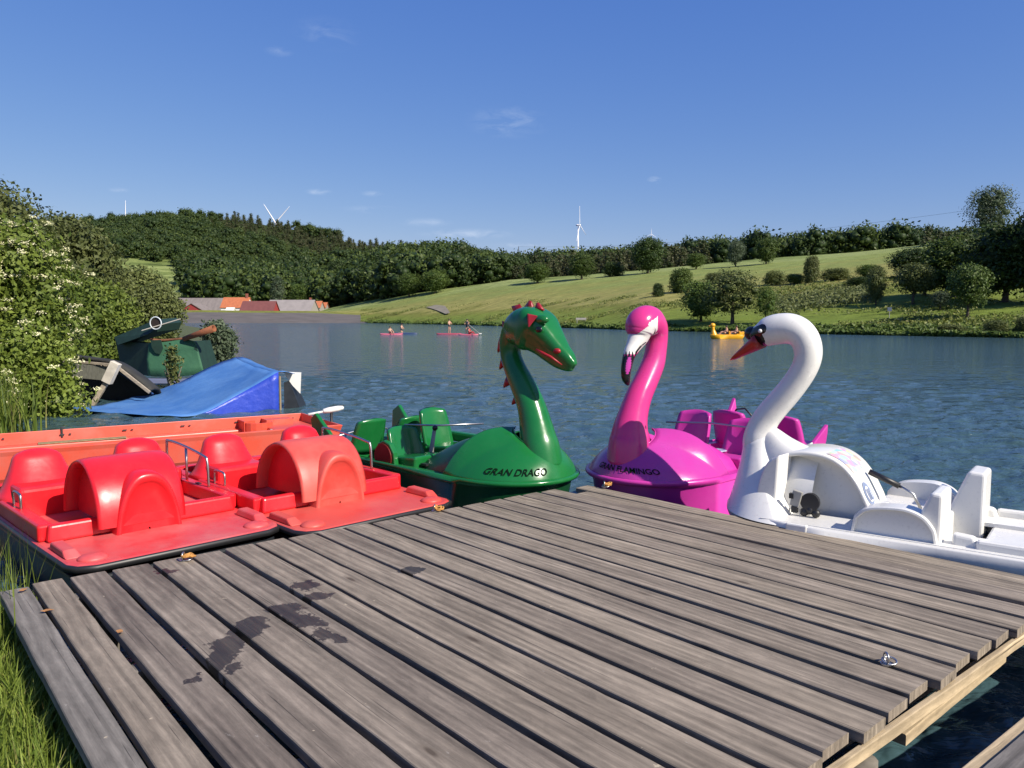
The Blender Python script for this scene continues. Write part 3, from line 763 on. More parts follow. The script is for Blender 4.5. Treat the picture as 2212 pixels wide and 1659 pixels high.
# ------------------------------------------------------------------ jetty
DZ = 0.45
def wood_mat(name, c_a, c_b, c_c, stains=None, fresh=False):
    m = bpy.data.materials.new(name); m.use_nodes = True; nt = m.node_tree; b = nt.nodes['Principled BSDF']; L = nt.links
    uv = nt.nodes.new('ShaderNodeUVMap'); uv.uv_map = 'plank'
    at = nt.nodes.new('ShaderNodeAttribute'); at.attribute_name = 'tint'
    def nz(sc, st, det, rough=.6, dist=0.0):
        mp = nt.nodes.new('ShaderNodeMapping'); mp.inputs['Scale'].default_value = st; L.new(uv.outputs[0], mp.inputs[0])
        n = nt.nodes.new('ShaderNodeTexNoise'); n.inputs['Scale'].default_value = sc; n.inputs['Detail'].default_value = det
        n.inputs['Roughness'].default_value = rough; n.inputs['Distortion'].default_value = dist
        L.new(mp.outputs[0], n.inputs['Vector']); return n.outputs['Fac']
    def mrn(src, a, b_, c=0., d=1.):
        r = nt.nodes.new('ShaderNodeMapRange'); r.inputs['From Min'].default_value = a; r.inputs['From Max'].default_value = b_
        r.inputs['To Min'].default_value = c; r.inputs['To Max'].default_value = d; L.new(src, r.inputs['Value']); return r.outputs[0]
    def mix(f, c1, c2, typ='MIX'):
        x = nt.nodes.new('ShaderNodeMixRGB'); x.blend_type = typ
        for s, v in (('Fac', f), ('Color1', c1), ('Color2', c2)):
            if isinstance(v, bpy.types.NodeSocket): L.new(v, x.inputs[s])
            elif s == 'Fac': x.inputs[s].default_value = v
            else: x.inputs[s].default_value = (*v, 1)
        return x.outputs[0]
    grain = nz(1.0, (.9, 15, 1), 9, .74, .9); grain2 = nz(1.0, (4.0, 48, 1), 6, .7, .6); patch = nz(1.0, (.7, 5, 1), 4, .55); big = nz(.5, (.6, .25, 1), 3)
    # cathedral grain: warped rings
    w = nt.nodes.new('ShaderNodeTexWave'); w.wave_type = 'RINGS'; w.inputs['Scale'].default_value = .9; w.inputs['Distortion'].default_value = 11
    w.inputs['Detail'].default_value = 3; w.inputs['Detail Scale'].default_value = 1.2
    mpw = nt.nodes.new('ShaderNodeMapping'); mpw.inputs['Scale'].default_value = (.32, 6.5, 1); L.new(uv.outputs[0], mpw.inputs[0]); L.new(mpw.outputs[0], w.inputs['Vector'])
    col = mix(mrn(patch, .35, .65), c_a, c_b)
    col = mix(mrn(at.outputs['Fac'], 0, 1, 0, .75), col, c_c)
    g = mrn(grain, .3, .7, .60, 1.32); g2 = mrn(grain2, .3, .7, .90, 1.09); gw = mrn(w.outputs['Fac'], 0, 1, .80, 1.10); g3 = mrn(nz(1.0, (5, 14, 1), 7, .75, .5), .3, .7, .74, 1.22)
    for q in (g, g2, gw, g3):
        hv = nt.nodes.new('ShaderNodeHueSaturation'); L.new(q, hv.inputs['Value']); L.new(col, hv.inputs['Color']); col = hv.outputs[0]
    # dark checks along the grain and small pale scuffs
    chk = mrn(nz(1.0, (1.1, 95, 1), 2, .5, .1), .66, .72); col = mix(mrn(chk, 0, 1, 0, .75), col, (.02, .018, .016))
    sc = mrn(nz(9.0, (1.0, 2.5, 1), 5, .7), .66, .74); col = mix(mrn(sc, 0, 1, 0, .5), col, (.42, .39, .35))
    sp = mrn(nz(16.0, (1, 1, 1), 3, .7), .70, .74); col = mix(mrn(sp, 0, 1, 0, .7), col, (.50, .42, .30))
    # knots
    vo = nt.nodes.new('ShaderNodeTexVoronoi'); vo.inputs['Scale'].default_value = 1.0; mpv = nt.nodes.new('ShaderNodeMapping'); mpv.inputs['Scale'].default_value = (1.5, 5.2, 1)
    L.new(uv.outputs[0], mpv.inputs[0]); L.new(mpv.outputs[0], vo.inputs['Vector'])
    col = mix(mrn(vo.outputs['Distance'], .085, .045, 0, .8), col, (.05, .035, .025)); col = mix(mrn(vo.outputs['Distance'], .15, .09, 0, .35), col, (.09, .07, .05))
    if stains:
        geo = nt.nodes.new('ShaderNodeNewGeometry')
        n = nt.nodes.new('ShaderNodeTexNoise'); n.inputs['Scale'].default_value = 11; n.inputs['Detail'].default_value = 8; n.inputs['Roughness'].default_value = .68; L.new(geo.outputs['Position'], n.inputs['Vector'])
        df = nt.nodes.new('ShaderNodeVectorMath'); df.operation = 'MULTIPLY_ADD'; df.inputs[1].default_value = (.24, .24, 0)
        L.new(n.outputs['Color'], df.inputs[0]); L.new(geo.outputs['Position'], df.inputs[2])
        tot = None
        for (cx, cy, a, bb, rot) in stains:
            sb = nt.nodes.new('ShaderNodeVectorMath'); sb.operation = 'SUBTRACT'; sb.inputs[1].default_value = (cx+.12, cy+.12, DZ); L.new(df.outputs[0], sb.inputs[0])
            mp = nt.nodes.new('ShaderNodeMapping'); mp.vector_type = 'POINT'; mp.inputs['Rotation'].default_value = (0, 0, -rot); L.new(sb.outputs[0], mp.inputs[0])
            ml = nt.nodes.new('ShaderNodeVectorMath'); ml.operation = 'MULTIPLY'; ml.inputs[1].default_value = (1/a, 1/bb, 0); L.new(mp.outputs[0], ml.inputs[0])
            ln = nt.nodes.new('ShaderNodeVectorMath'); ln.operation = 'LENGTH'; L.new(ml.outputs[0], ln.inputs[0])
            r = mrn(ln.outputs['Value'], 1.06, .96)
            if tot is None: tot = r
            else:
                ad = nt.nodes.new('ShaderNodeMath'); ad.operation = 'MAXIMUM'; L.new(tot, ad.inputs[0]); L.new(r, ad.inputs[1]); tot = ad.outputs[0]
        dk = mix(1.0, col, (.25, .24, .21), 'MULTIPLY'); col = mix(tot, col, dk)
        L.new(mrn(tot, 0, 1, .78, .46), b.inputs['Roughness'])
    else: b.inputs['Roughness'].default_value = .8
    b.inputs['Specular IOR Level'].default_value = .3
    L.new(col, b.inputs['Base Color'])
    bp = nt.nodes.new('ShaderNodeBump'); bp.inputs['Distance'].default_value = .004; bp.inputs['Strength'].default_value = .8
    L.new(grain, bp.inputs['Height']); L.new(bp.outputs[0], b.inputs['Normal'])
    return m

def planks_object(name, specs, material, parent):
    """specs: (p0, p1, width, thick, ztop, tint) ; each plank subdivided and slightly crooked"""
    V = []; F = []; UV = []; T = []
    rg = random.Random(7)
    for i, (p0, p1, w0, w1, th, zt, tint) in enumerate(specs):
        p0 = Vector(p0); p1 = Vector(p1); ax = (p1-p0); L = ax.length; ax.normalize(); sd = Vector((-ax.y, ax.x)); n = max(2, int(L/.12))
        w = rg.uniform(-.004, .004); base = len(V); ph = rg.uniform(0, 99); tw = rg.uniform(-.003, .003)
        ch = .004
        for j in range(n+1):
            t = j/n; s = L*t; wd = (w0+(w1-w0)*t)/2
            c = p0+ax*s+sd*(w*math.sin(t*3.1))
            e1 = .0035*mnoise.noise(Vector((s*3, ph, 0)))+.004*max(0, mnoise.noise(Vector((s*9, ph, 5)))-.2)*2; e2 = .0035*mnoise.noise(Vector((s*3, ph, 9)))+.004*max(0, mnoise.noise(Vector((s*9, ph, 15)))-.2)*2
            z = zt+.003*mnoise.noise(Vector((s*1.3, ph, 2)))+tw*math.cos(t*3)
            prof = [(-wd+e1, -th), (-wd+e1, -ch), (-wd+ch+e1, 0), (-wd/3, .0008), (wd/3, .0008), (wd-ch-e2, 0), (wd-e2, -ch), (wd-e2, -th)]
            for (o, dz) in prof:
                q = c+sd*o; V.append((q.x, q.y, z+dz))
        K = 8
        for j in range(n):
            for k in range(K):
                a = base+j*K+k; b_ = base+j*K+(k+1) % K
                F.append((a, a+K, b_+K, b_)); 
                pr = [-w0/2, -w0/2, -w0/2+ch, -w0/6, w0/6, w0/2-ch, w0/2, w0/2]
                pu = [-.03, 0, .004, w0/3, 2*w0/3, w0-.004, w0, w0+.03]; 
                s0, s1 = L*j/n, L*(j+1)/n; u0 = pu[k]; u1 = pu[(k+1) % K] if k < 7 else pu[7]+.1
                UV += [(s0+ph*3, u0+i*1.37), (s1+ph*3, u0+i*1.37), (s1+ph*3, u1+i*1.37), (s0+ph*3, u1+i*1.37)]; T.append(tint)
        for e, j in ((0, 0), (1, n)):
            idx = [base+j*K+k for k in range(K)]
            F.append(tuple(idx if e == 0 else reversed(idx))); T.append(tint)
            UV += [(V[q][2]*3+ph, V[q][0]+V[q][1]+i*1.37) for q in F[-1]]
    me = bpy.data.meshes.new(name); me.from_pydata(V, [], F); uvl = me.uv_layers.new(name='plank')
    uvl.data.foreach_set('uv', np.array(UV, np.float32).ravel()); at = me.attributes.new('tint', 'FLOAT', 'FACE'); at.data.foreach_set('value', T)
    me.update(); return link(name, me, material, parent)

A0 = ground(35, 1275, DZ); TIP = ground(1279, 1047, DZ)
U = (TIP-A0).xy.normalized(); VDIR = Vector((math.cos(R(-49.6)), math.sin(R(-49.6))))
E0 = ground(1850, 1640, DZ); E1 = ground(2212, 1380, DZ); EU = (E1-E0).xy.normalized()
def isect(p, d, q, e):
    den = d.x*e.y-d.y*e.x; t = ((q.x-p.x)*e.y-(q.y-p.y)*e.x)/den; return p+d*t
def dock():
    root = empty('jetty', (A0.x, A0.y, 0), 0, 'weathered grey plank jetty filling the foreground', 'jetty')
    inv = Vector((A0.x, A0.y))
    st = []
    for (x, y, rx, ry) in ((520,1375,34,26),(478,1412,36,26),(458,1445,20,30),(480,1470,9,18),(395,1490,9,7),(640,1355,62,12),(700,1390,46,9),(600,1330,34,13),(648,1278,26,12),(675,1302,30,8),(882,1243,26,9),(345,1245,20,5)):
        c = ground(x, y, DZ); ex = ground(x+rx, y, DZ); ey = ground(x, y-ry, DZ)
        st.append((c.x, c.y, max(.035, abs(ex.x-c.x)*1.12), max(.035, abs(ey.y-c.y)), 0 if rx < 40 else R(-32)))
    wood = wood_mat('weathered jetty wood', (.255, .212, .168), (.128, .104, .084), (.33, .275, .20), st)
    pale = wood_mat('pale sawn wood', (.44, .33, .19), (.36, .27, .16), (.50, .40, .26)); M['wood'] = wood_mat('grey wood', (.17, .155, .14), (.11, .10, .095), (.21, .19, .16)); M['pale'] = pale
    specs = []; rg = random.Random(3)
    total = (TIP.xy-A0.xy).length; pos = 0.0; i = 0
    bounds = [0, .2, .44, .69, .93, 1.15, 1.38, 1.61, 1.835, 2.06, 2.29, 2.51, 2.72]
    while bounds[-1] < 4.2: bounds.append(bounds[-1]+.218)
    for i in range(len(bounds)-1):
        a, b_ = bounds[i], bounds[i+1]; gap = (.022, .040, .033, .019, .030, .036, .017, .026)[i % 8]
        if i == 0: gap = .04
        mid = (a+b_)/2-gap/2*0; w = (b_-a-gap)
        p0 = A0.xy+U*mid
        ang = -50.2+ (i/19)*3.2; vd = Vector((math.cos(R(ang)), math.sin(R(ang))))
        p1 = isect(p0, vd, E0.xy, EU)
        k = abs(U.x*vd.y-U.y*vd.x)
        st0 = rg.uniform(-.012, .012); e = rg.choice((0, .0, .01, -.01, .018, -.015))
        L = (p1-p0).length
        widen = 1+.0*(i)
        specs.append((p0+vd*st0-inv, p1+vd*e-inv, w*k, w*k*widen*1.0, .045, DZ+rg.uniform(-.003, .003), rg.random()*.55+.2*(i/20)))
    # last board, cut at an angle along the right edge of the jetty
    q0 = TIP.xy-inv+Vector((-.03, -.05)); q1 = ground(2236, 1250, DZ).xy-inv
    planks_object('deck', specs, wood, root)
    d = (q1-q0).normalized(); nrm = Vector((-d.y, d.x))
    planks_object('side_board', [(q0-nrm*.09, q1+d*.9-nrm*.09, .17, .17, .045, DZ-.012, .8), (q0-nrm*.30+d*.16, q1+d*.9-nrm*.27, .22, .20, .045, DZ-.016, .6), (q0-nrm*.52+d*.35, q1+d*.9-nrm*.50, .20, .24, .045, DZ-.022, .5)], wood, root)
    # outer board lying along the left side
    vd = Vector((math.cos(R(-50.2)), math.sin(R(-50.2)))); o = planks_object('edge_board', [(Vector((0, 0))-U*.078+vd*.03, Vector((0, 0))-U*.078+vd*4.1, .15, .15, .05, DZ-.006, .95)], M['wood'], root)
    # bearers
    mb = MB()
    sp = []
    for t in (.25, 1.5, 2.75, 3.75):
        c0 = VDIR*t-U*.05; c1 = VDIR*t+U*4.7
        sp.append((c0, c1, .10, .10, .16, DZ-.047-.002*t, .3))
    planks_object('bearer', sp, M['wood'], root)
    e0 = E0.xy-inv-EU*1.5; out = Vector((EU.y, -EU.x))
    planks_object('end_beam', [(e0+out*.012, e0+EU*4.3+out*.012, .03, .03, .05, DZ-.055, .8)], pale, root)
    e2 = ground(1965, 1620, .30).xy-inv; e3 = ground(2190, 1425, .30).xy-inv; dd = (e3-e2).normalized()
    planks_object('spare_beam', [(e2+dd*.03-Vector((-dd.y, dd.x))*.0, e3, .08, .08, .05, .30, .7)], pale, root)
    # piles
    for px in (ground(1893, 1650, .38).xy, (E0.xy+EU*2.6), A0.xy+U*.3+VDIR*.5, TIP.xy+VDIR*.8-U*.5):
        c = Vector((px.x-inv.x, px.y-inv.y, -.35)); MB().tube([c+Vector((0, 0, -.8)), c+Vector((0, 0, .68))], .065, 14).build('pile', M['barkgrey'], root, smooth=True)
    # second walkway on which the photographer stands
    w = empty('walkway', (1.2, .6, 0), 0, 'second grey plank walkway, only its edge showing at the lower right corner', 'walkway')
    inv2 = Vector((1.2, .6)); sp = []; base = ground(2205, 1659, DZ).xy; nrm = Vector((U.y, -U.x))
    for j in range(7):
        c = base+nrm*(.1+j*.215)
        sp.append((c-U*2.9-inv2, c+U*1.9-inv2, .195, .195, .045, DZ-.004, rg.random()*.6))
    planks_object('deck', sp, M['wood'], w); planks_object('side_beam', [(base-U*2.9-inv2-nrm*.03, base+U*1.9-inv2-nrm*.03, .05, .05, .14, DZ-.02, .6)], pale, w)
dock()

def eyebolt(x, y, label, rope):
    c = ground(x, y, DZ+.004)
    r = empty('mooring_ring', (c.x, c.y, DZ+.004), 0, label, 'mooring ring', None)
    MB().tube([(0, 0, 0), (0, 0, .006)], .026, 16).build('base_plate', M['chrome'], r)
    MB().tube([(0, .022*math.cos(a), .03+.024*math.sin(a)) for a in np.linspace(0, 6.28, 17)[:-1]], .0055, 8, closed=True).build('eye', M['chrome'], r, smooth=True)
    MB().tube([(.02+.032*math.cos(a), .01+.026*math.sin(a), .012+.008*math.sin(a)) for a in np.linspace(0, 6.28, 17)[:-1]], .005, 8, closed=True).build('ring', M['chrome'], r, smooth=True)
    if rope:
        rg = random.Random(int(x)); pts = [(0, 0, .03)]
        for k in range(26): a = k*.75; pts.append((.035*math.cos(a)*rg.uniform(.6, 1.3)+.03, .03*math.sin(a)*rg.uniform(.6, 1.3)+.005, .012+.03*rg.random()))
        q = empty('rope_knot', (c.x, c.y, DZ+.004), 0, rope, 'rope')
        o = MB().tube([tuple(p) for p in crom(pts, 3)], .007, 7).build('rope', M['rope'], q, smooth=True)
eyebolt(380, 1221, 'steel mooring ring on the jetty in front of the nearest red boat', 'frayed orange rope at the ring in front of the nearest red boat')
eyebolt(936, 1110, 'steel mooring ring at the corner of the second red boat', 'yellow orange rope tied at the corner of the second red boat')
eyebolt(1308, 1056, 'steel mooring ring on the jetty tip below the flamingo', 'knotted orange rope on the jetty tip below the flamingo')
eyebolt(1942, 1458, 'bare steel mooring ring on the right part of the jetty, without rope', None)

# ------------------------------------------------------------------ pedal boats with animal heads
class Frame:
    """a boat's own frame: origin on the water under its middle, +x towards the bow"""
    def __init__(s, ox, oy, fx, fy):
        s.o = Vector((ox, oy, 0)); s.f = Vector((fx, fy, 0)).normalized(); s.l = Vector((-s.f.y, s.f.x, 0)); s.rz = math.atan2(s.f.y, s.f.x)
    def bp(s, dx, dy, y=0.0):
        """point of the lengthwise plane at side offset y seen at a photo position -> (x, z, depth)"""
        k = kx(dx); o = s.o+s.l*y
        t = (o.x-k*o.y)/(k*s.f.y-s.f.x); P = o+s.f*t
        return t, CAM_H-ky(dy)*P.y, P.y
    def path(s, pts, y=0.0, k=5):
        out = []
        for p in crom([(*s.bp(q[0], q[1], y)[:2], q[2]*.46293/FPX*s.bp(q[0], q[1], y)[2]) for q in pts], k): out.append(p)
        return out

def outline(s, w=.70, bow=.85, tip=1.8, stern=-1.72, rear=.60):
    """closed plan outline, s in 0..1 starting at stern centre, starboard first"""
    pts = []
    st = [(stern, -rear*.5), (stern+.02, -rear*.9), (stern+.12, -rear), (-.8, -w*.97), (0, -w), (tip-bow, -w)]
    for a in np.linspace(-90, 90, 25): st.append((tip-bow+bow*math.cos(R(a))**.92, w*math.sin(R(a))))
    st += [(x, -y) for x, y in reversed(st[:6])]
    return st
def loopz(o, z, k=1.0, cx=0.0, dxy=0.0, sheer=0.0):
    r = []
    for x, y in o:
        r.append((cx+(x-cx)*k - (dxy if x > 0 else -dxy), y*k - (dxy if y > 0 else -dxy), z+sheer*(x/1.8)**2))
    return r

def hull_parts(root, mh, mdeck, o, zr=.50):
    hb = MB(); hb.loops([loopz(o, -.25, .72), loopz(o, -.05, .86), loopz(o, .15, .92), loopz(o, zr-.06, .955), loopz(o, zr-.03, .97)], True, True)
    hb.build('hull', mh, root, smooth=True)
    rim = [(x, y, zr) for x, y in o]
    MB().loops([[(x*1.0+(.02 if x > 0 else -.02)*0, y, z-.055) for x, y, z in loopz(o, zr, .965)], loopz(o, zr-.035, .995), loopz(o, zr-.01, 1.006), loopz(o, zr+.012, 1.0), loopz(o, zr+.016, .975), loopz(o, zr-.01, .955)]).build('gunwale', mdeck, root, smooth=True)
    inn = [(max(-1.45, min(1.0, x*.86)), max(-.56, min(.56, y*.84))) for x, y in o]
    cb = MB(); cb.loops([loopz(o, zr-.002, .965), [(x, y, zr-.004) for x, y in inn], [(x*.985, y*.97, .30) for x, y in inn]], True, False, True)
    cb.build('cockpit', mdeck, root, smooth=False)

def seat(root, x, y, face, m, zf=.30, top=.88, w=.42, name='seat'):
    """moulded bucket seat; face +1 looks to the bow"""
    mb = MB(); f = face; hw = w/2
    mb.hexa([(x-f*.02, y-hw, zf), (x+f*.36, y-hw, zf), (x+f*.36, y+hw, zf), (x-f*.02, y+hw, zf)],
            [(x-f*.02, y-hw, .56), (x+f*.38, y-hw, .60), (x+f*.38, y+hw, .60), (x-f*.02, y+hw, .56)])
    o = mb.build(name, m, root, smooth=False, bevel=.03, bseg=3)
    # curved back panel
    loops = []
    for j in range(9):
        t = j/8; z = .50+(top-.50)*t; hwj = hw*(1.0-.16*t**3); back = -f*(.02+.12*t); L = []
        for k in range(11):
            u = -1+2*k/10; L.append((x+back+f*.07*u*u*(1-.3*t), y+hwj*u, z-(.03*u*u if j == 8 else 0)))
        for k in range(11):
            u = 1-2*k/10; L.append((x+back-f*.045+f*.06*u*u*(1-.3*t), y+(hwj+.0)*u, z-(.03*u*u if j == 8 else 0)))
        loops.append(L)
    MB().loops(loops, True, True, True).build('backrest', m, o if False else root, smooth=True, bevel=0)

def cover(root, m, ring_c, ring_r, zr=.5, ztop=.86, w=.70, bow=.85, tip=1.8, back=.35, ringtilt=.10):
    """rounded bow shell rising from the gunwale to the neck collar, open towards the cockpit"""
    NS = 61; NT = 14; loops = []
    def rim(s):
        a = abs(s)
        if a <= .55: an = s/.55*90; return (tip-bow+(bow-.02)*max(0, math.cos(R(an)))**.92, (w-.02)*math.sin(R(an)))
        u = (a-.55)/.45; return (tip-bow-(tip-bow-back)*u, math.copysign(w-.02, s))
    def P(s, t):
        x0, y0 = rim(s); an = s*165; x1 = ring_c+ring_r[0]*math.cos(R(an)); y1 = ring_r[1]*math.sin(R(an)); z1 = ztop-ringtilt*math.cos(R(an))
        b = abs(s) > .55
        q = .60*t+.40*(1-math.cos(t*math.pi/2)); z = zr+(z1-zr)*(.5*t+.5*math.sin(t*math.pi/2))
        bul = 0
        if b:
            u = (abs(s)-.55)/.45
            z += .10*u*math.sin(t*math.pi)
        return Vector((x0+(x1-x0)*q, y0+(y1-y0)*q, z))
    for j in range(NT+1): loops.append([P(-1+2*i/(NS-1), j/NT) for i in range(NS)])
    o = MB().loops(loops, closed=False).build('bow_cover', m, root, smooth=True, solid=.022)
    return o, P

def cover_text(root, txt, P, s0, t0, s1, t1, size, m):
    """lettering laid on the bow cover between two surface positions"""
    cu = bpy.data.curves.new('lettering', 'FONT'); cu.body = txt; cu.size = size; cu.resolution_u = 3; cu.offset = size*.012
    tmp = bpy.data.objects.new('lettering_tmp', cu); COL.objects.link(tmp)
    dg = bpy.context.evaluated_depsgraph_get(); me = bpy.data.meshes.new_from_object(tmp.evaluated_get(dg)); bpy.data.objects.remove(tmp)
    bm = bmesh.new(); bm.from_mesh(me); bmesh.ops.triangulate(bm, faces=bm.faces)
    bmesh.ops.subdivide_edges(bm, edges=bm.edges[:], cuts=2, use_grid_fill=True); bmesh.ops.triangulate(bm, faces=bm.faces[:])
    W = max(v.co.x for v in bm.verts); 
    for v in bm.verts:
        u = v.co.x/W; s = s0+(s1-s0)*u; t = t0+(t1-t0)*u
        p = P(s, t); up = (P(s, min(1, t+.05))-P(s, t)); al = (P(s+.01, t)-P(s-.01, t)); n = al.cross(up).normalized()
        if n.z < 0: n = -n
        p = p+up.normalized()*v.co.y+n*.008
        v.co = p
    bm.to_mesh(me); bm.free()
    return link('lettering', me, m, root)

def lofted(path, seg=32, aspect=lambda i, n: 1.0, profile=None):
    """loft in the boat's lengthwise plane: path of (x, z, r); returns loops"""
    n = len(path); loops = []
    for i, (x, z, r) in enumerate(path):
        a = path[max(0, i-1)]; b = path[min(n-1, i+1)]; t = Vector((b[0]-a[0], 0, b[1]-a[1])).normalized()
        nn = Vector((t.z, 0, -t.x)); L = []; k = aspect(i, n)
        for j in range(seg):
            an = 2*math.pi*j/seg; c, s = math.cos(an), math.sin(an)
            if profile: c, s = profile(c, s, i, n)
            L.append(Vector((x, 0, z))+nn*c*r+Vector((0, 1, 0))*s*r*k)
        loops.append(L)
    return loops

def fin(root, name, pts, th, m, y=0.0, lean=0.0):
    bot = [(x, y-th/2+lean*(z-.5), z) for x, z in pts]; top = [(x, y+th/2+lean*(z-.5), z) for x, z in pts]
    return MB().hexa(bot, top).build(name, m, root, bevel=.012, bseg=2)

def lever(root, x, y, zt=.78):
    MB().tube([(x, y, .3), (x-.02, y, .5), (x+.05, y, zt)], [.035, .028, .02], 10).build('rudder_lever', M['grey'], root, smooth=True)
    MB().ball((x+.06, y, zt+.02), .032, 12, 8).build('lever_knob', M['black'], root, smooth=True)
def pedals(root, x, y):
    mb = MB(); mb.tube([(x, y-.2, .47), (x, y+.2, .47)], .014, 10); 
    for s in (-1, 1):
        mb.tube([(x, y+s*.1, .47), (x+.1*s, y+s*.1, .52)], .012, 8); mb.box((x+.1*s, y+s*.15, .52), (.09, .1, .022))
    mb.build('pedals', M['black'], root)

# ---- green dragon boat
FD = Frame(.50-1.8*.722, 7.45+1.8*.692, .722, -.692)
def dragon_boat():
    root = empty('dragon_pedal_boat', FD.o, FD.rz, 'glossy green pedal boat with a red crested dragon head at the jetty tip', 'pedal boat', 'pedal boats with animal heads')
    o = outline(0); hull_parts(root, M['greendark'], M['green'], o)
    c, P = cover(root, M['green'], 1.40, (.205, .185), ztop=.86, back=.80)
    cover_text(root, 'GRAN DRAGO', P, -.43, .17, -.10, .17, .105, M['lettering'])
    neck = [(1172,1010,47), (1168,972,43), (1163,950,40.5), (1157,916,35.5), (1146,872,30.5), (1128,829,27), (1112,794,24), (1103,765,22.5), (1103,737,24), (1113,714,29), (1130,700,35)]
    pth = FD.path(neck)
    MB().loops(lofted(pth, 32), True, True, True).build('neck', M['green'], root, smooth=True)
    # collar seam
    x0, z0, r0 = pth[5]; print('dragon neck', x0, z0, r0)
    MB().tube([P(s, 1.0)+Vector((0, 0, .002)) for s in np.linspace(-1, 1, 49)], .006, 6, caps=True).build('collar_seam', M['greendark'], root, smooth=True)
    # head: angular snout, flat on top
    head = [(1106,722,26), (1122,712,38), (1142,708,46), (1160,716,46), (1177,732,39), (1193,750,33), (1208,766,28), (1221,777,24), (1231,785,19), (1239,790,12), (1241,792,3)]
    hp = FD.path(head, k=5)
    def prof(c, s, i, n):
        u = i/n; e = .55 if u > .2 else .8
        c2 = math.copysign(abs(c)**e, c); s2 = math.copysign(abs(s)**e, s)
        if u > .3 and c > 0: s2 *= .82+.1*math.sin(u*12)
        return c2, s2
    hd = MB().loops(lofted(hp, 36, lambda i, n: .95 if i/n < .35 else .95-.30*math.sin((i/n-.35)/.65*math.pi*.5), prof), True, True, True).build('head', M['green'], root, smooth=True)
    # jaw line, nostrils, brows, ears
    def at(dx, dy, y): x, z, d = FD.bp(dx, dy, y); return Vector((x, y, z))
    MB().tube([at(1158, 754, -.19), at(1172, 762, -.185), at(1190, 771, -.155), at(1214, 788, -.115)], [.008, .014, .014, .006], 8).build('mouth', M['spike'], root, smooth=True)
    for s in (-1, 1):
        MB().ball(at(1203+(18 if s > 0 else 0), 758-(7 if s > 0 else 0), s*.085), (.045, .028, .028)).build('nostril', M['spike'], root, smooth=True)
        MB().ball(at(1170, 690, s*.13), (.085, .05, .045)).build('brow', M['green'], root, smooth=True)
        e = at(1148, 690, s*.16); MB().add([e+Vector((-.06, 0, .06)), e+Vector((.09, 0, .035)), e+Vector((.02, s*.07, -.09)), e+Vector((.0, s*.05, .045))], [(0,1,2), (0,3,1), (1,3,2), (2,3,0)]).build('ear', M['spike'], root, bevel=.008)
        MB().ball(at(1164, 712, s*.185), (.04, .02, .03)).build('eye', M['blackgloss'], root, smooth=True)
    for (dx, dy, sz, an) in ((1118,671,.066,40), (1144,663,.06,70), (1163,665,.052,95), (1092,706,.055,15), (1083,745,.06,-10), (1087,784,.055,-15), (1096,826,.05,-20), (1114,865,.045,-25)):
        p = at(dx, dy, 0); mb = MB(); a = R(90+an); Rm = Matrix.Rotation(-R(an-90), 3, 'Y')
        L = [[Vector((u*sz, w*.022*(1-h*h), h*sz)) for u, w in ((-1+.55*h, 0), (-.3, -1), (.6*(1-h)+.1, -1), (1-.9*h, 0), (.6*(1-h)+.1, 1), (-.3, 1))] for h in (-.6, 0, .5, .85, 1)]
        mb.loops([[Rm @ q + p for q in l] for l in L], True, True, True); mb.build('crest_spike', M['spike'], root, smooth=True)
    # cockpit
    # leg tunnels in front of the seats
    for y in (-.31, .31):
        L = []
        for j in range(9):
            x = .28+.62*j/8; r = .27*math.sin(.35+j/8*1.2); L.append([(x, y+.25*math.cos(a)*(.85+.15*j/8), .33+(.42+.1*j/8)*math.sin(a)*(.62+.38*math.sin(j/8*1.57))) for a in np.linspace(0, math.pi, 13)])
        MB().loops(L, closed=False).build('leg_tunnel', M['greendark'], root, smooth=True, solid=.015)
    seat(root, -.12, -.36, 1, M['green'], top=.86); seat(root, -.42, .34, 1, M['green'], top=.98)
    seat(root, -.88, -.36, -1, M['green'], top=.90); seat(root, -1.0, .34, -1, M['green'], top=.86)
    for y in (-.57, .57):
        fin(root, 'wing', [(-1.5, .48), (-1.1, .48), (-1.25, .70), (-1.5, .92), (-1.62, .84), (-1.60, .6)], .05, M['green'], y, .12*(1 if y > 0 else -1))
    fin(root, 'side_arch', [(-.34, .48), (.02, .48), (.0, .62), (-.07, .71), (-.17, .74), (-.27, .70), (-.33, .6)], .06, M['green'], -.62); 
    MB().tube([(-.17, -.653, .56), (-.17, -.665, .56)], .145, 24).build('arch_panel', mat('dark red panel', (.12, .012, .01), .4), root, smooth=False)
    MB().box((-.35, .62, .62), (.62, .10, .12)).build('armrest', M['green'], root, bevel=.03)
    MB().tube([(-.5, -.1, .82), (-.1, .12, .83), (.18, .5, .84)], .011, 8).build('steering_rod', M['chrome'], root, smooth=True)
    lever(root, -.12, -.02, .8); pedals(root, .42, -.31); pedals(root, .42, .31)
    MB().tube([(-1.38, -.5, .5), (-1.38, -.5, .62), (-1.38, -.2, .66), (-1.38, .3, .66), (-1.38, .5, .5)], .014, 8).build('stern_rail', M['chrome'], root, smooth=True)
dragon_boat()

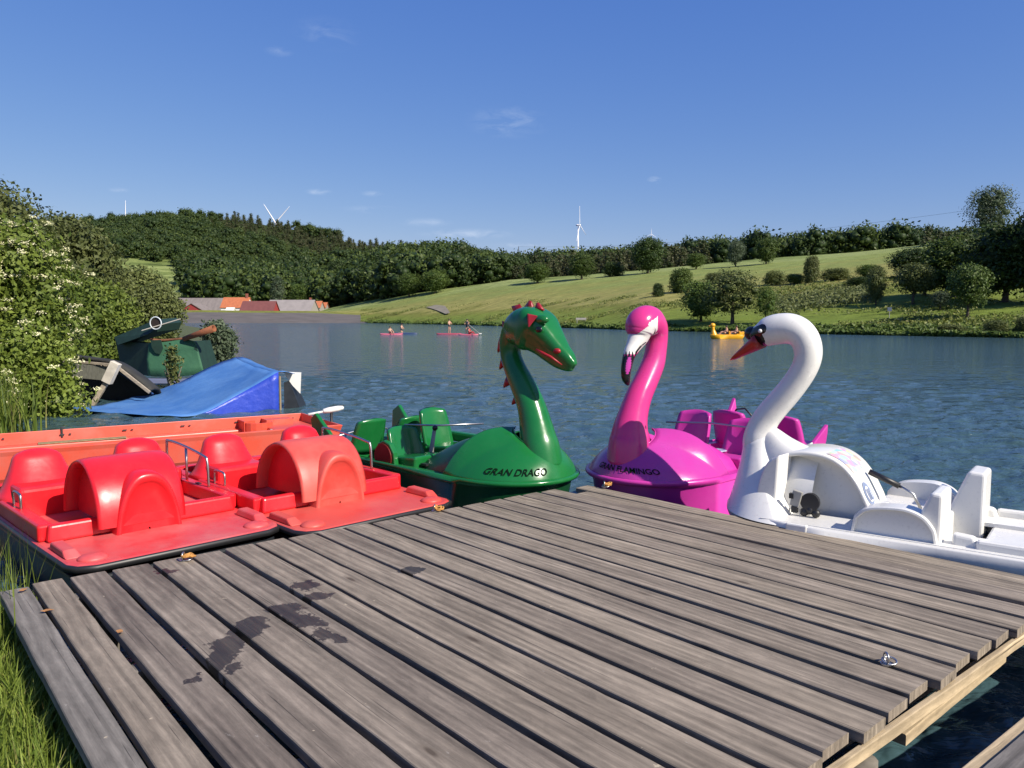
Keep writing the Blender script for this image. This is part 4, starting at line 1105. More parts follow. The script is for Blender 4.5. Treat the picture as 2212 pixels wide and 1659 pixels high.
# ---- pink flamingo boat
FF = Frame(.93+1.8*.741, 7.50+1.8*.671, -.741, -.671)
def flamingo_boat():
    root = empty('flamingo_pedal_boat', FF.o, FF.rz, 'bright pink pedal boat with a flamingo head and drooping black beak', 'pedal boat', 'pedal boats with animal heads')
    o = outline(0, w=.72); hull_parts(root, M['magenta'], M['magenta'], o)
    c, P = cover(root, M['pink'], 1.40, (.20, .19), ztop=.84, w=.72, back=.80)
    cover_text(root, 'GRAN FLAMINGO', P, -.12, .25, .27, .20, .085, M['lettering'])
    neck = [(1362,1000,50), (1362,964,46), (1363,945,43), (1364,925,38), (1370,894,32), (1381,857,28.5), (1397,820,26.5), (1411,785,25), (1417,754,23), (1419,728,23), (1415,708,27), (1404,695,31), (1392,692,30)]
    pth = FF.path(neck); print('flamingo neck', pth[5])
    MB().loops(lofted(pth, 32), True, True, True).build('neck', M['hotpink'], root, smooth=True)
    MB().tube([P(s, 1.0)+Vector((0, 0, .002)) for s in np.linspace(-1, 1, 49)], .006, 6).build('collar_seam', M['magenta'], root, smooth=True)
    def at(dx, dy, y=0): x, z, d = FF.bp(dx, dy, y); return Vector((x, y, z))
    # head and beak as one continuous surface, split by material
    hb = [(1412,706,27), (1404,694,31), (1393,694,34), (1384,702,34), (1380,716,30), (1378,727,24), (1373,738,20), (1367,750,16.5), (1361,762,14.5), (1357,775,13), (1354,790,12), (1352.5,805,11), (1353,817,9.5), (1356,827,6), (1358,832,2)]
    hp = FF.path(hb, k=16); n = len(hp); L = lofted(hp, 96, lambda i, n: 1.0 if i/n < .3 else .95)
    loops = L; mb = MB(); mb.loops(loops, True, True, True)
    head_o = mb.build('head', [M['hotpink'], M['white'], M['blackgloss'], M['pinkbeak']], root, smooth=True)
    me = head_o.data
    E = [at(1412, 694, .13), at(1411, 706, .14)]
    for p in me.polygons:
        i = None; c = p.center; px = proj(FF, c); mi = 0
        x, y = px
        fac = c.y
        # white face patch: below the brow line and towards the eye
        if y > 722 - max(0, (x-1376))*.75 - (0 if x < 1400 else 6) and y < 765 and x < 1420 - max(0, y-722)*1.1: mi = 1
        if y > 764+ (6*math.sin(x*.9)): mi = 2
        if mi == 2 and c.y > -.03 and ((x-1358-(y-788)*-.12)/5.5)**2+((y-789)/19)**2 < 1+.25*math.sin(y*1.1): mi = 3
        p.material_index = mi
    for s in (-1, 1):
        MB().ball(at(1411, 707, s*.13)+Vector((0, 0, 0)), (.012, .012, .014)).build('eye', M['blackgloss'], root, smooth=True)
    MB().tube([at(1395, 739, .10), at(1385, 747, .09), at(1377, 757, .075), at(1372, 767, .06)], [.004, .008, .008, .004], 8).build('beak_line', M['blackgloss'], root, smooth=True)
    # cockpit
    for y in (-.31, .31):
        LL = []
        for j in range(9):
            x = .28+.62*j/8; LL.append([(x, y+.25*math.cos(a), .33+(.40+.1*j/8)*math.sin(a)*(.62+.38*math.sin(j/8*1.57))) for a in np.linspace(0, math.pi, 13)])
        MB().loops(LL, closed=False).build('leg_tunnel', M['magenta'], root, smooth=True, solid=.015)
    seat(root, .02, .34, 1, M['magenta'], top=.95, w=.46); seat(root, -.02, -.36, 1, M['magenta'], top=.98, w=.46)
    seat(root, -.92, .34, -1, M['magenta'], top=.93, w=.46); seat(root, -.92, -.36, -1, M['magenta'], top=.93, w=.46)
    for y in (-.57, .57):
        fin(root, 'wing', [(-1.35, .48), (-.95, .48), (-1.1, .72 if y < 0 else .62), (-1.36, (1.02 if y < 0 else .80)), (-1.38, .7), (-1.38, .6)], .05, M['magenta'], y, .12*(1 if y > 0 else -1))
    MB().tube([(.1, -.6, .84), (-.05, -.1, .86), (-.05, .3, .86), (-.1, .58, .85)], .011, 8).build('steering_rod', M['chrome'], root, smooth=True)
    MB().tube([(-1.15, -.2, .8), (-1.15, -.34, .92), (-1.15, -.46, .90), (-1.15, -.56, .7)], .012, 8).build('stern_rail', M['black'], root, smooth=True)
    lever(root, .1, 0.0, .62); pedals(root, .42, -.31); pedals(root, .42, .31)
    MB().ball((.36, .46, .40), (.06, .05, .07)).build('pedal_knob', M['black'], root, smooth=True)
    MB().ball((.14, .1, .60), (.12, .12, .012), 20, 6).build('round_sticker', mat('blue white sticker', (.5, .5, .62), .4, col2=(.06, .06, .22), vscale=22), root, smooth=True)
def proj(F, c):
    w = F.o+F.f*c[0]+F.l*c[1]+Vector((0, 0, c[2]))
    return ((w.x/w.y*FPX+512)/.46293, ((CAM_H-w.z)/w.y*FPX+HOR)/.46293)
M['pinkbeak'] = M['pink']
flamingo_boat()

# ---- white swan boat
FS = Frame(3.337, 5.847, -.792, .610)
def swan_boat():
    root = empty('swan_pedal_boat', FS.o, FS.rz, 'large white pedal boat with a curved swan neck along the right side of the jetty', 'pedal boat', 'pedal boats with animal heads')
    o = outline(0, w=.72, bow=1.0, tip=1.74, stern=-2.0, rear=.66)
    mw = M['white']; Z = .47
    hb = MB(); hb.loops([loopz(o, -.25, .72), loopz(o, -.05, .88), loopz(o, .2, .94), loopz(o, Z-.12, .96), loopz(o, Z-.06, .975)], True, True)
    hb.build('hull', mw, root, smooth=True)
    MB().loops([loopz(o, Z-.14, .965), loopz(o, Z-.10, .992), loopz(o, Z-.05, 1.004), loopz(o, Z+.0, 1.0), loopz(o, Z+.015, .985), loopz(o, Z-.0, .965)]).build('gunwale', mw, root, smooth=True)
    inn = [(max(-1.8, min(1.0, x*.9)), max(-.60, min(.60, y*.88))) for x, y in o]
    MB().loops([loopz(o, Z+.006, .975), [(x, y, Z+.004) for x, y in inn], [(x*.99, y*.98, .33) for x, y in inn]], True, False, True).build('cockpit', mw, root)
    S = lambda dx, dy, y=0.0: FS.bp(dx, dy, y)
    T = lambda zx, zy: (1216.6+.3111*zx, 626.7+.3111*zy)
    raw = [(1400,1180,96), (1385,1120,104), (1376,1075,110), (1378,1020,106), (1392,960,97), (1425,890,92), (1490,805,90), (1560,722,89), (1625,635,88), (1675,550,89), (1700,470,92), (1698,400,95), (1672,335,99), (1628,290,103), (1570,268,106), (1505,268,106), (1445,280,103), (1398,300,92), (1352,316,70), (1318,330,48), (1305,338,20)]
    pts = [(*T(a, b), r*.3111) for a, b, r in raw]
    pth = FS.path(pts, k=6)
    sel = MB().loops(lofted(pth, 44), True, True, True)
    nk = sel.build('neck', [mw, M['blackgloss'], M['eyewhite']], root, smooth=True)
    def seg(p, a, b):
        p, a, b = map(np.array, (p, a, b)); t = np.clip(np.dot(p-a, b-a)/max(1e-9, np.dot(b-a, b-a)), 0, 1); return np.linalg.norm(p-(a+(b-a)*t))
    # black mask drawn in the head's side plane
    def P2(zx, zy): x, y = T(zx, zy); a = S(x, y, .0); return (a[0], a[1])
    segs = [(P2(1300,305), P2(1345,300), .052), (P2(1345,292), P2(1410,268), .042), (P2(1375,300), P2(1392,345), .042), (P2(1392,345), P2(1402,400), .032), (P2(1290,300), P2(1300,330), .05)]
    # refine the head faces first
    bm = bmesh.new(); bm.from_mesh(nk.data)
    hx = P2(1500, 300)[0]
    es = [e for e in bm.edges if all(v.co.x > hx and v.co.z > 1.6 for v in e.verts)]
    bmesh.ops.subdivide_edges(bm, edges=es, cuts=2, use_grid_fill=True, smooth=1.0); bm.to_mesh(nk.data); bm.free()
    for p in nk.data.polygons:
        c = p.center
        if c.x > hx and c.z > 1.6 and min(seg((c.x, c.z), a, b)-r for a, b, r in segs) < 0: p.material_index = 1
    nk.data.shade_smooth()
    a = P2(1320, 300); MB().ball((a[0]+.02, 0, a[1]), (.062, .05, .06), 18, 12).build('beak_knob', M['blackgloss'], root, smooth=True)
    for s in (-1, 1):
        e = P2(1408, 277); MB().ball((e[0], s*.152, e[1]-.005), (.017, .015, .017), 14, 8).build('eye', M['eyewhite'], root, smooth=True)
    # beak: tapered wedge
    b0 = P2(1345, 300); b1 = P2(1392, 400); tip = P2(1162, 484)
    L = []
    for j in range(9):
        t = j/8; u = np.array(b0)*(1-t)+np.array(tip)*t; l = np.array(b1)*(1-t)+np.array(tip)*t; c = (u+l)/2; h = np.linalg.norm(u-l)/2*(1-.0*t)+.012*t*(1 if j < 8 else .3); w = .125*(1-t)+.02*t*(1 if j < 8 else .3)
        dn = (u-l)/max(1e-6, np.linalg.norm(u-l)) if j < 8 else dn
        L.append([(c[0]+dn[0]*h*math.copysign(abs(math.cos(q))**.8, math.cos(q)), w*math.copysign(abs(math.sin(q))**.8, math.sin(q)), c[1]+dn[1]*h*math.copysign(abs(math.cos(q))**.8, math.cos(q))) for q in np.linspace(0, 6.283, 25)[:-1]])
    MB().loops(L, True, True, True).build('beak', M['beakred'], root, smooth=True)
    # breast: flares from the neck's own section down to the gunwale
    zt = .96; nx, _, nr = min(((x, z, r) for x, z, r in pth), key=lambda p: abs(p[1]-zt)); nr *= .97; L = []
    for j in range(17):
        t = j/16; z = Z-.02+(zt+.06-Z)*t; u = 1-(1-t)**1.45; ring = []
        for q in np.linspace(0, 2*math.pi, 57)[:-1]:
            c, s_ = math.cos(q), math.sin(q)
            x0 = 1.12+(.60 if c > 0 else .06)*c; y0 = .69*math.copysign(abs(s_)**.92, s_)
            x1 = nx+nr*c; y1 = nr*s_; ring.append((x0+(x1-x0)*u, y0+(y1-y0)*u, z-.05*c*t))
        L.append(ring)
    MB().loops(L, True, False, True).build('breast', mw, root, smooth=True)
    # cowl: arched housing across the boat with recessed side panels
    Y = .27; YF = .44
    arch = [S(x, y, Y)[:2] for x, y in ((1680,1118), (1683,1060), (1686,1010), (1694,985), (1730,978), (1770,981), (1805,992), (1835,1013), (1860,1043), (1878,1075), (1890,1100), (1895,1118))]
    arch = [tuple(p) for p in crom(arch, 4)]
    zb = Z-.02; arch = [(x, max(zb, z)) for x, z in arch]; arch = [(arch[0][0]+.0, zb)] + arch + [(arch[-1][0]-.0, zb)] if arch[0][1] > zb+.01 or arch[-1][1] > zb+.01 else arch
    ym = [-.52, -.49, .49, .52]
    outer = [[(x, y, z) for x, z in arch] for y in (-Y, Y)]
    cxm = sum(p[0] for p in arch)/len(arch); cz = Z
    def shrink(k, y): return [(cxm+(x-cxm)*k, y, cz+(z-cz)*k) for x, z in arch]
    mb = MB(); mb.loops([shrink(.93, -Y+.10), shrink(.935, -Y), shrink(.985, -Y-.004), [(x, -Y+.02, z) for x, z in arch], [(x, Y-.02, z) for x, z in arch], shrink(.985, Y+.004), shrink(.935, Y), shrink(.93, Y-.10)], closed=False)
    mb.build('cowl', mw, root, smooth=True)
    for s in (-1, 1):
        v = shrink(.93, s*(Y-.10)); MB().add(v, [tuple(range(len(v)))]).build('side_panel', mw, root)
        # flange in front of the cowl, a curved wing
        q = [S(x, y, YF)[:2] for x, y in ((1690,985), (1664,1000), (1650,1030), (1642,1065), (1640,1095), (1650,1112), (1684,1120))]
        f0 = [(x, s*YF, max(z, Z)) for x, z in crom(q, 3)]; f1 = [(x-.03, s*(Y-.06), max(z, Z)) for x, _, z in f0]
        MB().hexa(f0, f1).build('front_flange', mw, root, bevel=.02, bseg=3, merge=True)
        # shell joining cowl and breast
    L = []
    ridge = crom([(*S(1790, 984)[:2], .265), (*S(1752, 969)[:2], .25), (*S(1712, 948)[:2], .20), (*S(1680, 926)[:2], .15), (*S(1655, 915)[:2], .11)], 5)
    for x, zt_, w in ridge:
        L.append([(x, (w+.10*(1-abs(math.sin(a)))**2)*math.copysign(abs(math.cos(a))**.7, math.cos(a)), Z+(zt_-Z)*math.sin(a)**.6) for a in np.linspace(0.001, math.pi-.001, 25)])
    MB().loops(L, closed=False).build('shoulder', mw, root, smooth=True)
    # near wheel arch fairings
    for s in (1, -1):
        pr = [S(x, y, .60)[:2] for x, y in ((1858,1120), (1874,1106), (1900,1100), (1944,1101), (1980,1107), (2014,1124), (2036,1150), (2042,1168))] if s > 0 else None
        if s > 0: PRO = pr
        pr = [tuple(p) for p in crom(PRO, 4)]; zb2 = Z
        pr = [(x, max(z, zb2)) for x, z in pr]; pr = [(pr[0][0]+.02, Z-.01)] + pr + [(pr[-1][0]-.01, Z-.01)]; zb2 = Z-.01; cx2 = sum(p[0] for p in pr)/len(pr)
        def sh(k, y): return [(cx2+(x-cx2)*k, y, zb2+(z-zb2)*k) for x, z in pr]
        m3 = MB(); m3.loops([sh(1, s*.46), sh(1, s*.60), sh(.985, s*.625), sh(.93, s*.628), sh(.90, s*.60)], closed=False); v = sh(.90, s*.60); m3.add(v, [tuple(range(len(v)))])
        v = sh(1, s*.46); m3.add(v, [tuple(range(len(v)))]); m3.build('seat_fairing', mw, root, smooth=False, bevel=0)
    # seats: wedge backs between the fairings
    def wedge(name, x0, x1, xt0, xt1, y0, y1, zt):
        MB().hexa([(x0, y0, .35), (x1, y0, .35), (x1, y1, .35), (x0, y1, .35)], [(xt0, y0+.02, zt), (xt1, y0+.02, zt-.01), (xt1, y1-.02, zt-.01), (xt0, y1-.02, zt)]).build(name, mw, root, bevel=.025, bseg=3)
    xs = S(2008, 1165, .5)[0]
    for s in (-1, 1): MB().box((-.2, s*.455, Z-.005), (2.9, .39, .03)).build('side_deck', mw, root)
    wedge('backrest', xs+.12, xs-.14, xs-.06, xs-.14, .20, .60, .83); wedge('backrest', xs+.02, xs-.30, xs-.18, xs-.30, -.58, -.20, .87)
    wedge('seat_base', xs+.46, xs-.1, xs+.45, xs-.1, .08, .58, .56); wedge('seat_base', xs+.46, xs-.1, xs+.45, xs-.1, -.58, -.08, .56)
    wedge('center_console', xs+.62, xs+.30, xs+.60, xs+.32, -.09, .13, .60)
    wedge('foot', xs-.20, xs-.42, xs-.20, xs-.34, .46, .58, .56); wedge('foot', xs-.20, xs-.42, xs-.20, xs-.34, -.58, -.46, .56)
    for s in (-1, 1): MB().box((xs-.85, s*.56, .49), (1.0, .07, .10)).build('side_rail', mw, root, bevel=.02)
    MB().box((xs-1.1, 0, .425), (1.5, 1.02, .05)).build('rear_deck', mw, root, bevel=.02)
    # stickers on the cowl top
    def on_arch(f, y, h=.004):
        i = f*(len(arch)-1); a = arch[int(i)]; b = arch[min(len(arch)-1, int(i)+1)]; t = i-int(i)
        tx, tz = b[0]-a[0], b[1]-a[1]; l = math.hypot(tx, tz) or 1; nx, nz = -tz/l, tx/l
        if nz < 0 and nx < 0 or (nz < -.01): nx, nz = -nx, -nz
        if nz < .05 and nx > 0: nx, nz = -abs(nx), nz
        return (a[0]+tx*t+nx*h, y, a[1]+tz*t+nz*h)
    def patch(name, f0, f1, y0, y1, m, h=.004, el=False):
        if el:
            v = [on_arch((f0+f1)/2+(f1-f0)/2*math.sin(a), (y0+y1)/2+(y1-y0)/2*math.cos(a), h) for a in np.linspace(0, 6.283, 25)[:-1]]
            return MB().add(v, [tuple(range(24))]).build(name, m, root)
        L = [[on_arch(f0+(f1-f0)*i/40, y0+(y1-y0)*j/4, h) for j in range(5)] for i in range(41)]
        return MB().loops(L, closed=False).build(name, m, root, smooth=True)
    stk = mat('washed out sticker print', (.62, .62, .66), .4); nt = stk.node_tree; b = nt.nodes['Principled BSDF']
    v = nt.nodes.new('ShaderNodeTexVoronoi'); v.inputs['Scale'].default_value = 13; tc = nt.nodes.new('ShaderNodeTexCoord'); hv = nt.nodes.new('ShaderNodeHueSaturation'); hv.inputs['Saturation'].default_value = .75
    mx = nt.nodes.new('ShaderNodeMixRGB'); mx.inputs['Fac'].default_value = .45; mx.inputs['Color2'].default_value = (.42, .42, .48, 1)
    nt.links.new(tc.outputs['Object'], v.inputs['Vector']); nt.links.new(v.outputs['Color'], hv.inputs['Color']); nt.links.new(hv.outputs[0], mx.inputs['Color1']); nt.links.new(mx.outputs[0], b.inputs['Base Color'])
    patch('info_sticker', .50, .68, -.17, .21, stk)
    blue = mat('faded blue print', (.20, .25, .38), .4); pw = mat('white print', (.72, .72, .74), .4)
    patch('warning_sticker', .74, .90, .06, .24, blue, .004, True); patch('warning_sticker', .765, .875, .09, .21, pw, .007, True)
    for yy in (.12, .15, .18): patch('warning_sticker', .78, .86, yy-.008, yy+.008, blue, .010)
    # tiller with black grip, bracket and pedals
    h0 = S(1888, 1022, -.05); h1 = S(1955, 1054, -.05)
    MB().tube([(h0[0], -.05, h0[1]), (h1[0], -.05, h1[1])], [.024, .024], 12).build('tiller_grip', M['black'], root, smooth=True)
    MB().tube([(h1[0], -.05, h1[1]), (h1[0]-.1, -.05, h1[1]-.05), (h1[0]-.16, -.05, h1[1]-.16)], .012, 8).build('tiller_rod', M['chrome'], root, smooth=True)
    p = S(1761, 1087, .40); mb = MB(); mb.tube([(p[0], .38, p[1]-.01), (p[0], .42, p[1]-.01)], .072, 28)
    mb.build('pedal_disc', M['black'], root, smooth=False); q = S(1761, 1108, .40); mb = MB()
    for k in (-1, 0, 1): mb.ball((q[0]+k*.045, .40, q[1]-.02-(.0 if k else -.02)), (.034, .03, .034))
    mb.build('pedal_hub', M['black'], root, smooth=True)
    p = S(1730, 1082, .42); mb = MB(); mb.box((p[0], .42, p[1]), (.075, .03, .13), Matrix.Rotation(R(-12), 3, 'Y')); mb.build('pedal', M['grey'], root, bevel=.006)
    MB().box((p[0]+.035, .42, p[1]+.02), (.035, .04, .04)).build('pedal_block', M['black'], root); MB().box((p[0]+.01, .42, p[1]-.085), (.045, .04, .05)).build('pedal_block', M['black'], root)
    for d_ in (-.03, .05): MB().tube([(p[0]+d_, .42, p[1]-.08), (p[0]+d_, .42, Z-.1)], .005, 6).build('pedal_rod', M['chrome'], root)
    MB().box((S(1733, 1120, .7)[0], .70, Z-.03), (.16, .045, .10)).build('mooring_bracket', mw, root, bevel=.012)
M['eyewhite'] = mat('eye grey', (.6, .6, .6), .2)
swan_boat()
# ------------------------------------------------------------------ red pedal boats
def bell(mb, x, y, z0, z1, w0, w1, d0, d1, lean, p=1.6, n=22):
    L = []
    for j in range(n+1):
        t = 1-(1-j/n)**1.9; z = z0+(z1-z0)*t
        e = math.sqrt(max(0, 1-max(0, (t-.80)/.20)**2.3))
        w = (w0+(w1-w0)*min(1, t**.62*1.02))*max(.02, e); d = (d0+(d1-d0)*min(1, t**.5))*max(.05, e)
        L.append([(x+lean*t+d*math.copysign(abs(math.cos(a))**.75, math.cos(a)), y+w*math.copysign(abs(math.sin(a))**.85, math.sin(a)), z) for a in np.linspace(0, 6.283, 33)[:-1]])
    mb.loops(L, True, True, True)

def red_boat(P, ang, label, deckmat, cowlmat):
    """local frame: +x towards the jetty, origin on the water under the boat's middle; platform edge at x = 1.35"""
    a = Vector((math.cos(ang), math.sin(ang), 0)); root = empty('red_pedal_boat', Vector((P.x, P.y, 0))-a*1.35, ang, label, 'pedal boat', 'red pedal boats moored side by side')
    W = .78; Z = .40; X1 = 1.35; X0 = -1.45
    def ol(k=1.0, e=0): return [(X0-e, -W*.9-e), (X0+.1-e, -W-e), (.55, -W-e), (X1-.14, -W*.985-e), (X1-.05+e*.7, -W*.93-e*.7), (X1+e, -W*.80), (X1+e, W*.80), (X1-.05+e*.7, W*.93+e*.7), (X1-.14, W*.985+e), (.55, W+e), (X0+.1-e, W+e), (X0-e, W*.9+e)]
    MB().loops([[(x*.9, y*.86, -.2) for x, y in ol()], [(x*.96, y*.94, .1) for x, y in ol()], [(x*.99, y*.98, Z-.09) for x, y in ol()]], True, True, True).build('hull', M['dark'], root, bevel=.02)
    MB().loops([[(x, y, Z-.055) for x, y in ol(e=-.01)], [(x, y, Z-.05) for x, y in ol(e=.018)], [(x, y, Z-.012) for x, y in ol(e=.022)], [(x, y, Z-.006) for x, y in ol(e=-.0)]]).build('rubber_edge', M['black'], root, smooth=True)
    d = MB(); zs = .105
    d.loops([[(x, y, Z-.05) for x, y in ol()], [(x, y, Z-.008) for x, y in ol()], [(x-.02 if x > 0 else x+.02, y*.975, Z) for x, y in ol()]], True, False, True)
    d.build('platform', deckmat, root, smooth=False)
    # raised coaming with a step across the boat
    c = MB(); xs = .60; H = .13; t = .07
    c.hexa([(xs, -.72, Z), (xs, .72, Z), (xs-.09, .72, Z), (xs-.09, -.72, Z)], [(xs-.025, -.70, Z+H), (xs-.025, .70, Z+H), (xs-.09, .70, Z+H), (xs-.09, -.70, Z+H)])
    for s in (-1, 1):
        c.box(((X0+xs)/2-.05, s*.71, Z+H/2), (xs-X0-.05, .11, H)); 
        c.box((X0+.07, s*.35, Z+H/2+.0), (.12, .6, H*.98))
    c.build('coaming', M['red'], root, bevel=.022, bseg=3)
    # corner steps on the platform
    for s in (-1, 1):
        c = MB(); c.hexa([(.74, s*.64, Z), (1.12, s*.64, Z), (1.12, s*.75, Z), (.74, s*.75, Z)], [(.76, s*.66, Z+.055), (1.04, s*.66, Z+.05), (1.04, s*.745, Z+.05), (.76, s*.745, Z+.055)]).build('corner_step', deckmat, root, bevel=.012)
        MB().ball((1.19, s*.60, Z+.0), (.09, .10, .035), 18, 8).build('deck_boss', deckmat, root, smooth=True)
    # paddle wheel barrel, open-ended recess
    r = .47; xc = .28; zc = Z+.06; hw = .40; hr = .25
    def arc(rr, y, n=25, sx=1.0): return [(xc+rr*math.cos(t)*sx*(.88 if math.cos(t) > 0 else .95), y, zc+rr*math.sin(t)*1.02) for t in np.linspace(0, math.pi, n)]
    mb = MB(); mb.loops([arc(r*.90, -hw+.10), arc(r*.93, -hw+.012), arc(r*.975, -hw-.004), arc(r, -hw+.025), arc(r*1.015, -hw+.1), arc(r*1.015, hr-.1), arc(r, hr-.025), arc(r*.975, hr+.004), arc(r*.93, hr-.012), arc(r*.90, hr-.10)], closed=False)
    mb.build('barrel', cowlmat, root, smooth=True)
    for s in (-1, 1):
        v = arc(r*.90, (hr-.10) if s > 0 else -(hw-.10)); MB().add(v, [tuple(range(len(v)))]).build('barrel_end', M['red'], root)
    # bell shaped front housing with recessed face
    def bel(x, k, dz=0):
        q = []
        for t in np.linspace(-1, 1, 33):
            yy = t*.245*k-.035; at_ = abs(t); zz = Z-.0+(.44*k+dz)*(1-at_**2.6)**.72
            q.append((x, yy, max(Z-.01, zz)))
        return q
    mb = MB(); mb.loops([bel(.22, 1.02), bel(.60, 1.04), bel(.70, 1.02), bel(.722, .985), bel(.722, .88), bel(.70, .85), bel(.695, .5), bel(.695, .04)], closed=False)
    mb.build('front_housing', M['red'] if deckmat is M['redfade'] else cowlmat, root, smooth=True)
    # seats
    for s in (-1, 1):
        c = MB(); c.box((-.62, s*.42, Z+.10), (.52, .50, .30)); c.build('seat_box', M['red'], root, bevel=.04, bseg=3)
        mb = MB(); bell(mb, -.72, s*.42, Z+.12, Z+.505, .36, .17, .30, .08, -.10); mb.build('backrest', M['red'], root, smooth=True)
    c = MB(); c.box((-.45, 0, Z+.05), (.36, .22, .22)); c.build('center_console', M['red'], root, bevel=.03)
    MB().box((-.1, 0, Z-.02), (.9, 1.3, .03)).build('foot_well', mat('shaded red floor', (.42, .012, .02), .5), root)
    for s in (-1, 1):
        mb = MB(); mb.tube([(-.05, s*.24, Z+.12), (-.05, s*.24, Z+.2), (-.13, s*.24, Z+.22)], .012, 8); mb.box((-.15, s*.27, Z+.22), (.022, .11, .14), Matrix.Rotation(R(20), 3, 'Y')); mb.build('pedal', M['grey'], root, bevel=.008)
    # stainless rails
    for s in (1,):
        yy = .70; z = Z+.12
        MB().tube([tuple(p) for p in crom([(-.80, yy, z), (-.80, yy, z+.29), (-.75, yy, z+.335), (-.35, yy, z+.32), (.02, yy, z+.28), (.10, yy, z+.24), (.12, yy, z)], 5)], .0125, 10).build('hand_rail', M['chrome'], root, smooth=True)
        MB().tube([(-.35, yy, z), (-.35, yy, z+.32)], .0125, 10).build('rail_post', M['chrome'], root, smooth=True)
        MB().box((-.1, yy+.0, z+.008), (.07, .03, .02)).build('rail_foot', M['black'], root)
    MB().tube([tuple(p) for p in crom([(-.35, -.71, Z+.12), (-.35, -.71, Z+.22), (-.31, -.71, Z+.245), (-.18, -.71, Z+.245), (-.14, -.71, Z+.22), (-.14, -.71, Z+.12)], 4)], .011, 8).build('grab_handle', M['chrome'], root, smooth=True)
    MB().box((-1.2, 0, Z+.02), (.45, 1.3, .10)).build('rear_deck', deckmat, root, bevel=.02)
    return root
p = (ground(130, 1235, .42)+ground(610, 1135, .42))/2
red_boat(p, R(-45), 'red pedal boat nearest the left, with a pinkish faded front platform', M['redfade'], M['red'])
p = (ground(640, 1155, .42)+ground(990, 1080, .42))/2
red_boat(p, R(-45.5), 'red pedal boat beside the dragon boat, with an orange tinted platform and barrel', M['redorange'], M['redorange'])

# ------------------------------------------------------------------ orange punt behind
def punt():
    g0 = ground(0, 938, .46); g1 = ground(652, 893, .46); d = (g1-g0).xy.normalized(); ang = math.atan2(d.y, d.x)
    n = Vector((d.y, -d.x)); Wd = 1.75; Lg = 7.2
    end = g1.xy+n*0; org = end+n*(Wd/2)-d*(Lg/2)
    root = empty('orange_punt', (org.x, org.y, 0), ang, 'long flat orange work punt lying behind the red pedal boats', 'punt')
    m = M['orange']; h = Lg/2; w = Wd/2
    def rect(kx_, ky_, z): return [(-h*1.0+kx_, -w+ky_, z), (h-kx_, -w+ky_, z), (h-kx_, w-ky_, z), (-h+kx_, w-ky_, z)]
    MB().loops([rect(.5, .25, -.15), rect(.1, .06, .12), rect(.02, .02, .40), rect(0, 0, .46), rect(.05, .04, .47), rect(.07, .06, .30)], True, True).build('hull', m, root, bevel=.008)
    # stepped inner sides
    mb = MB()
    for s in (-1, 1):
        mb.box((-.2, s*(w-.16), .23), (Lg-1.0, .20, .14)); mb.box((-.2, s*(w-.30), .17), (Lg-1.2, .12, .08))
    mb.build('side_ledge', m, root, bevel=.018)
    MB().box((0, 0, .12), (Lg-.2, Wd-.2, .05)).build('floor', M['orangefloor'], root)
    MB().box((h-.42, 0, .28), (.7, Wd-.16, .14)).build('bow_deck', m, root, bevel=.03)
    mb = MB(); mb.loops([[(h-.85+.22*math.cos(a), w-.38+.20*math.sin(a), z) for a in np.linspace(math.pi/2, 2*math.pi, 13)] for z in (.16, .42)], closed=False); mb.box((h-1.06, w-.24, .31), (.03, .36, .26)); mb.box((h-.5, w-.2, .36), (.42, .3, .14)); mb.build('seat_well', m, root, smooth=False, solid=.02)
    dm = mat('dark fitting', (.03, .03, .03), .6)
    for i in range(9):
        x = -h+.5+i*.8; mb = MB(); mb.box((x, w-.072, .40), (.06, .006, .018)); mb.box((x+.1, w-.072, .40), (.03, .006, .018)); mb.build('rail_slot', dm, root)
    mb = MB(); mb.tube([(.1, w-.06, .36), (.1, w-.06, .5), (.14, w-.06, .5)], .014, 8); mb.build('cleat', dm, root)
    mt = mat('sandy mat', (.30, .24, .12), .95, col2=(.16, .13, .07), vscale=20)
    MB().box((-1.3, w-.42, .215), (.75, .18, .012), R(4)).build('floor_mat', mt, root); MB().box((.35, w-.18, .312), (1.1, .16, .012), R(-2)).build('floor_mat', mt, root)
    # pale flaking patches near the bow
    rg = random.Random(5); mb = MB()
    for k in range(26):
        cx, cy = ((h-1.25, -.25) if k % 2 else (h-.62, -.3)); x = cx+rg.uniform(-.22, .22); y = cy+rg.uniform(-.3, .3); z = .147 if k % 2 else .352
        a = rg.uniform(0, 3); r = rg.uniform(.012, .035); mb.add([(x+r*math.cos(a+q)*rg.uniform(.6, 1.3), y+r*math.sin(a+q)*rg.uniform(.6, 1.3), z+.001*k) for q in (0, 1.2, 2.5, 3.8, 5)], [(0, 1, 2, 3, 4)])
    mb.build('paint_flakes', mat('flaked white paint', (.7, .68, .62), .8), root)
    # electric outboard
    mo = empty('outboard_motor', ground(703, 935, .35)+Vector((0, .3, 0)), ang, 'small outboard motor with white tiller head on the end of the orange punt', 'motor')
    MB().tube([(0, 0, -.6), (0, 0, .27)], .022, 12).build('shaft', M['black'], mo, smooth=True)
    MB().tube([(-.12, 0, -.05), (.12, 0, -.02)], .05, 12).build('clamp', M['black'], mo, smooth=True)
    mb = MB(); mb.loops([[(x, .055*k*math.cos(a), .30+.045*k*math.sin(a)+x*.1) for a in np.linspace(0, 6.283, 17)[:-1]] for x, k in ((-.14, .3), (-.12, .75), (-.04, 1), (.1, 1), (.18, .7), (.20, .2))], True, True, True); mb.build('motor_head', M['white'], mo, smooth=True)
    MB().tube([(-.13, 0, .28), (-.36, 0, .25)], [.016, .02], 10).build('tiller', M['white'], mo, smooth=True)
punt()

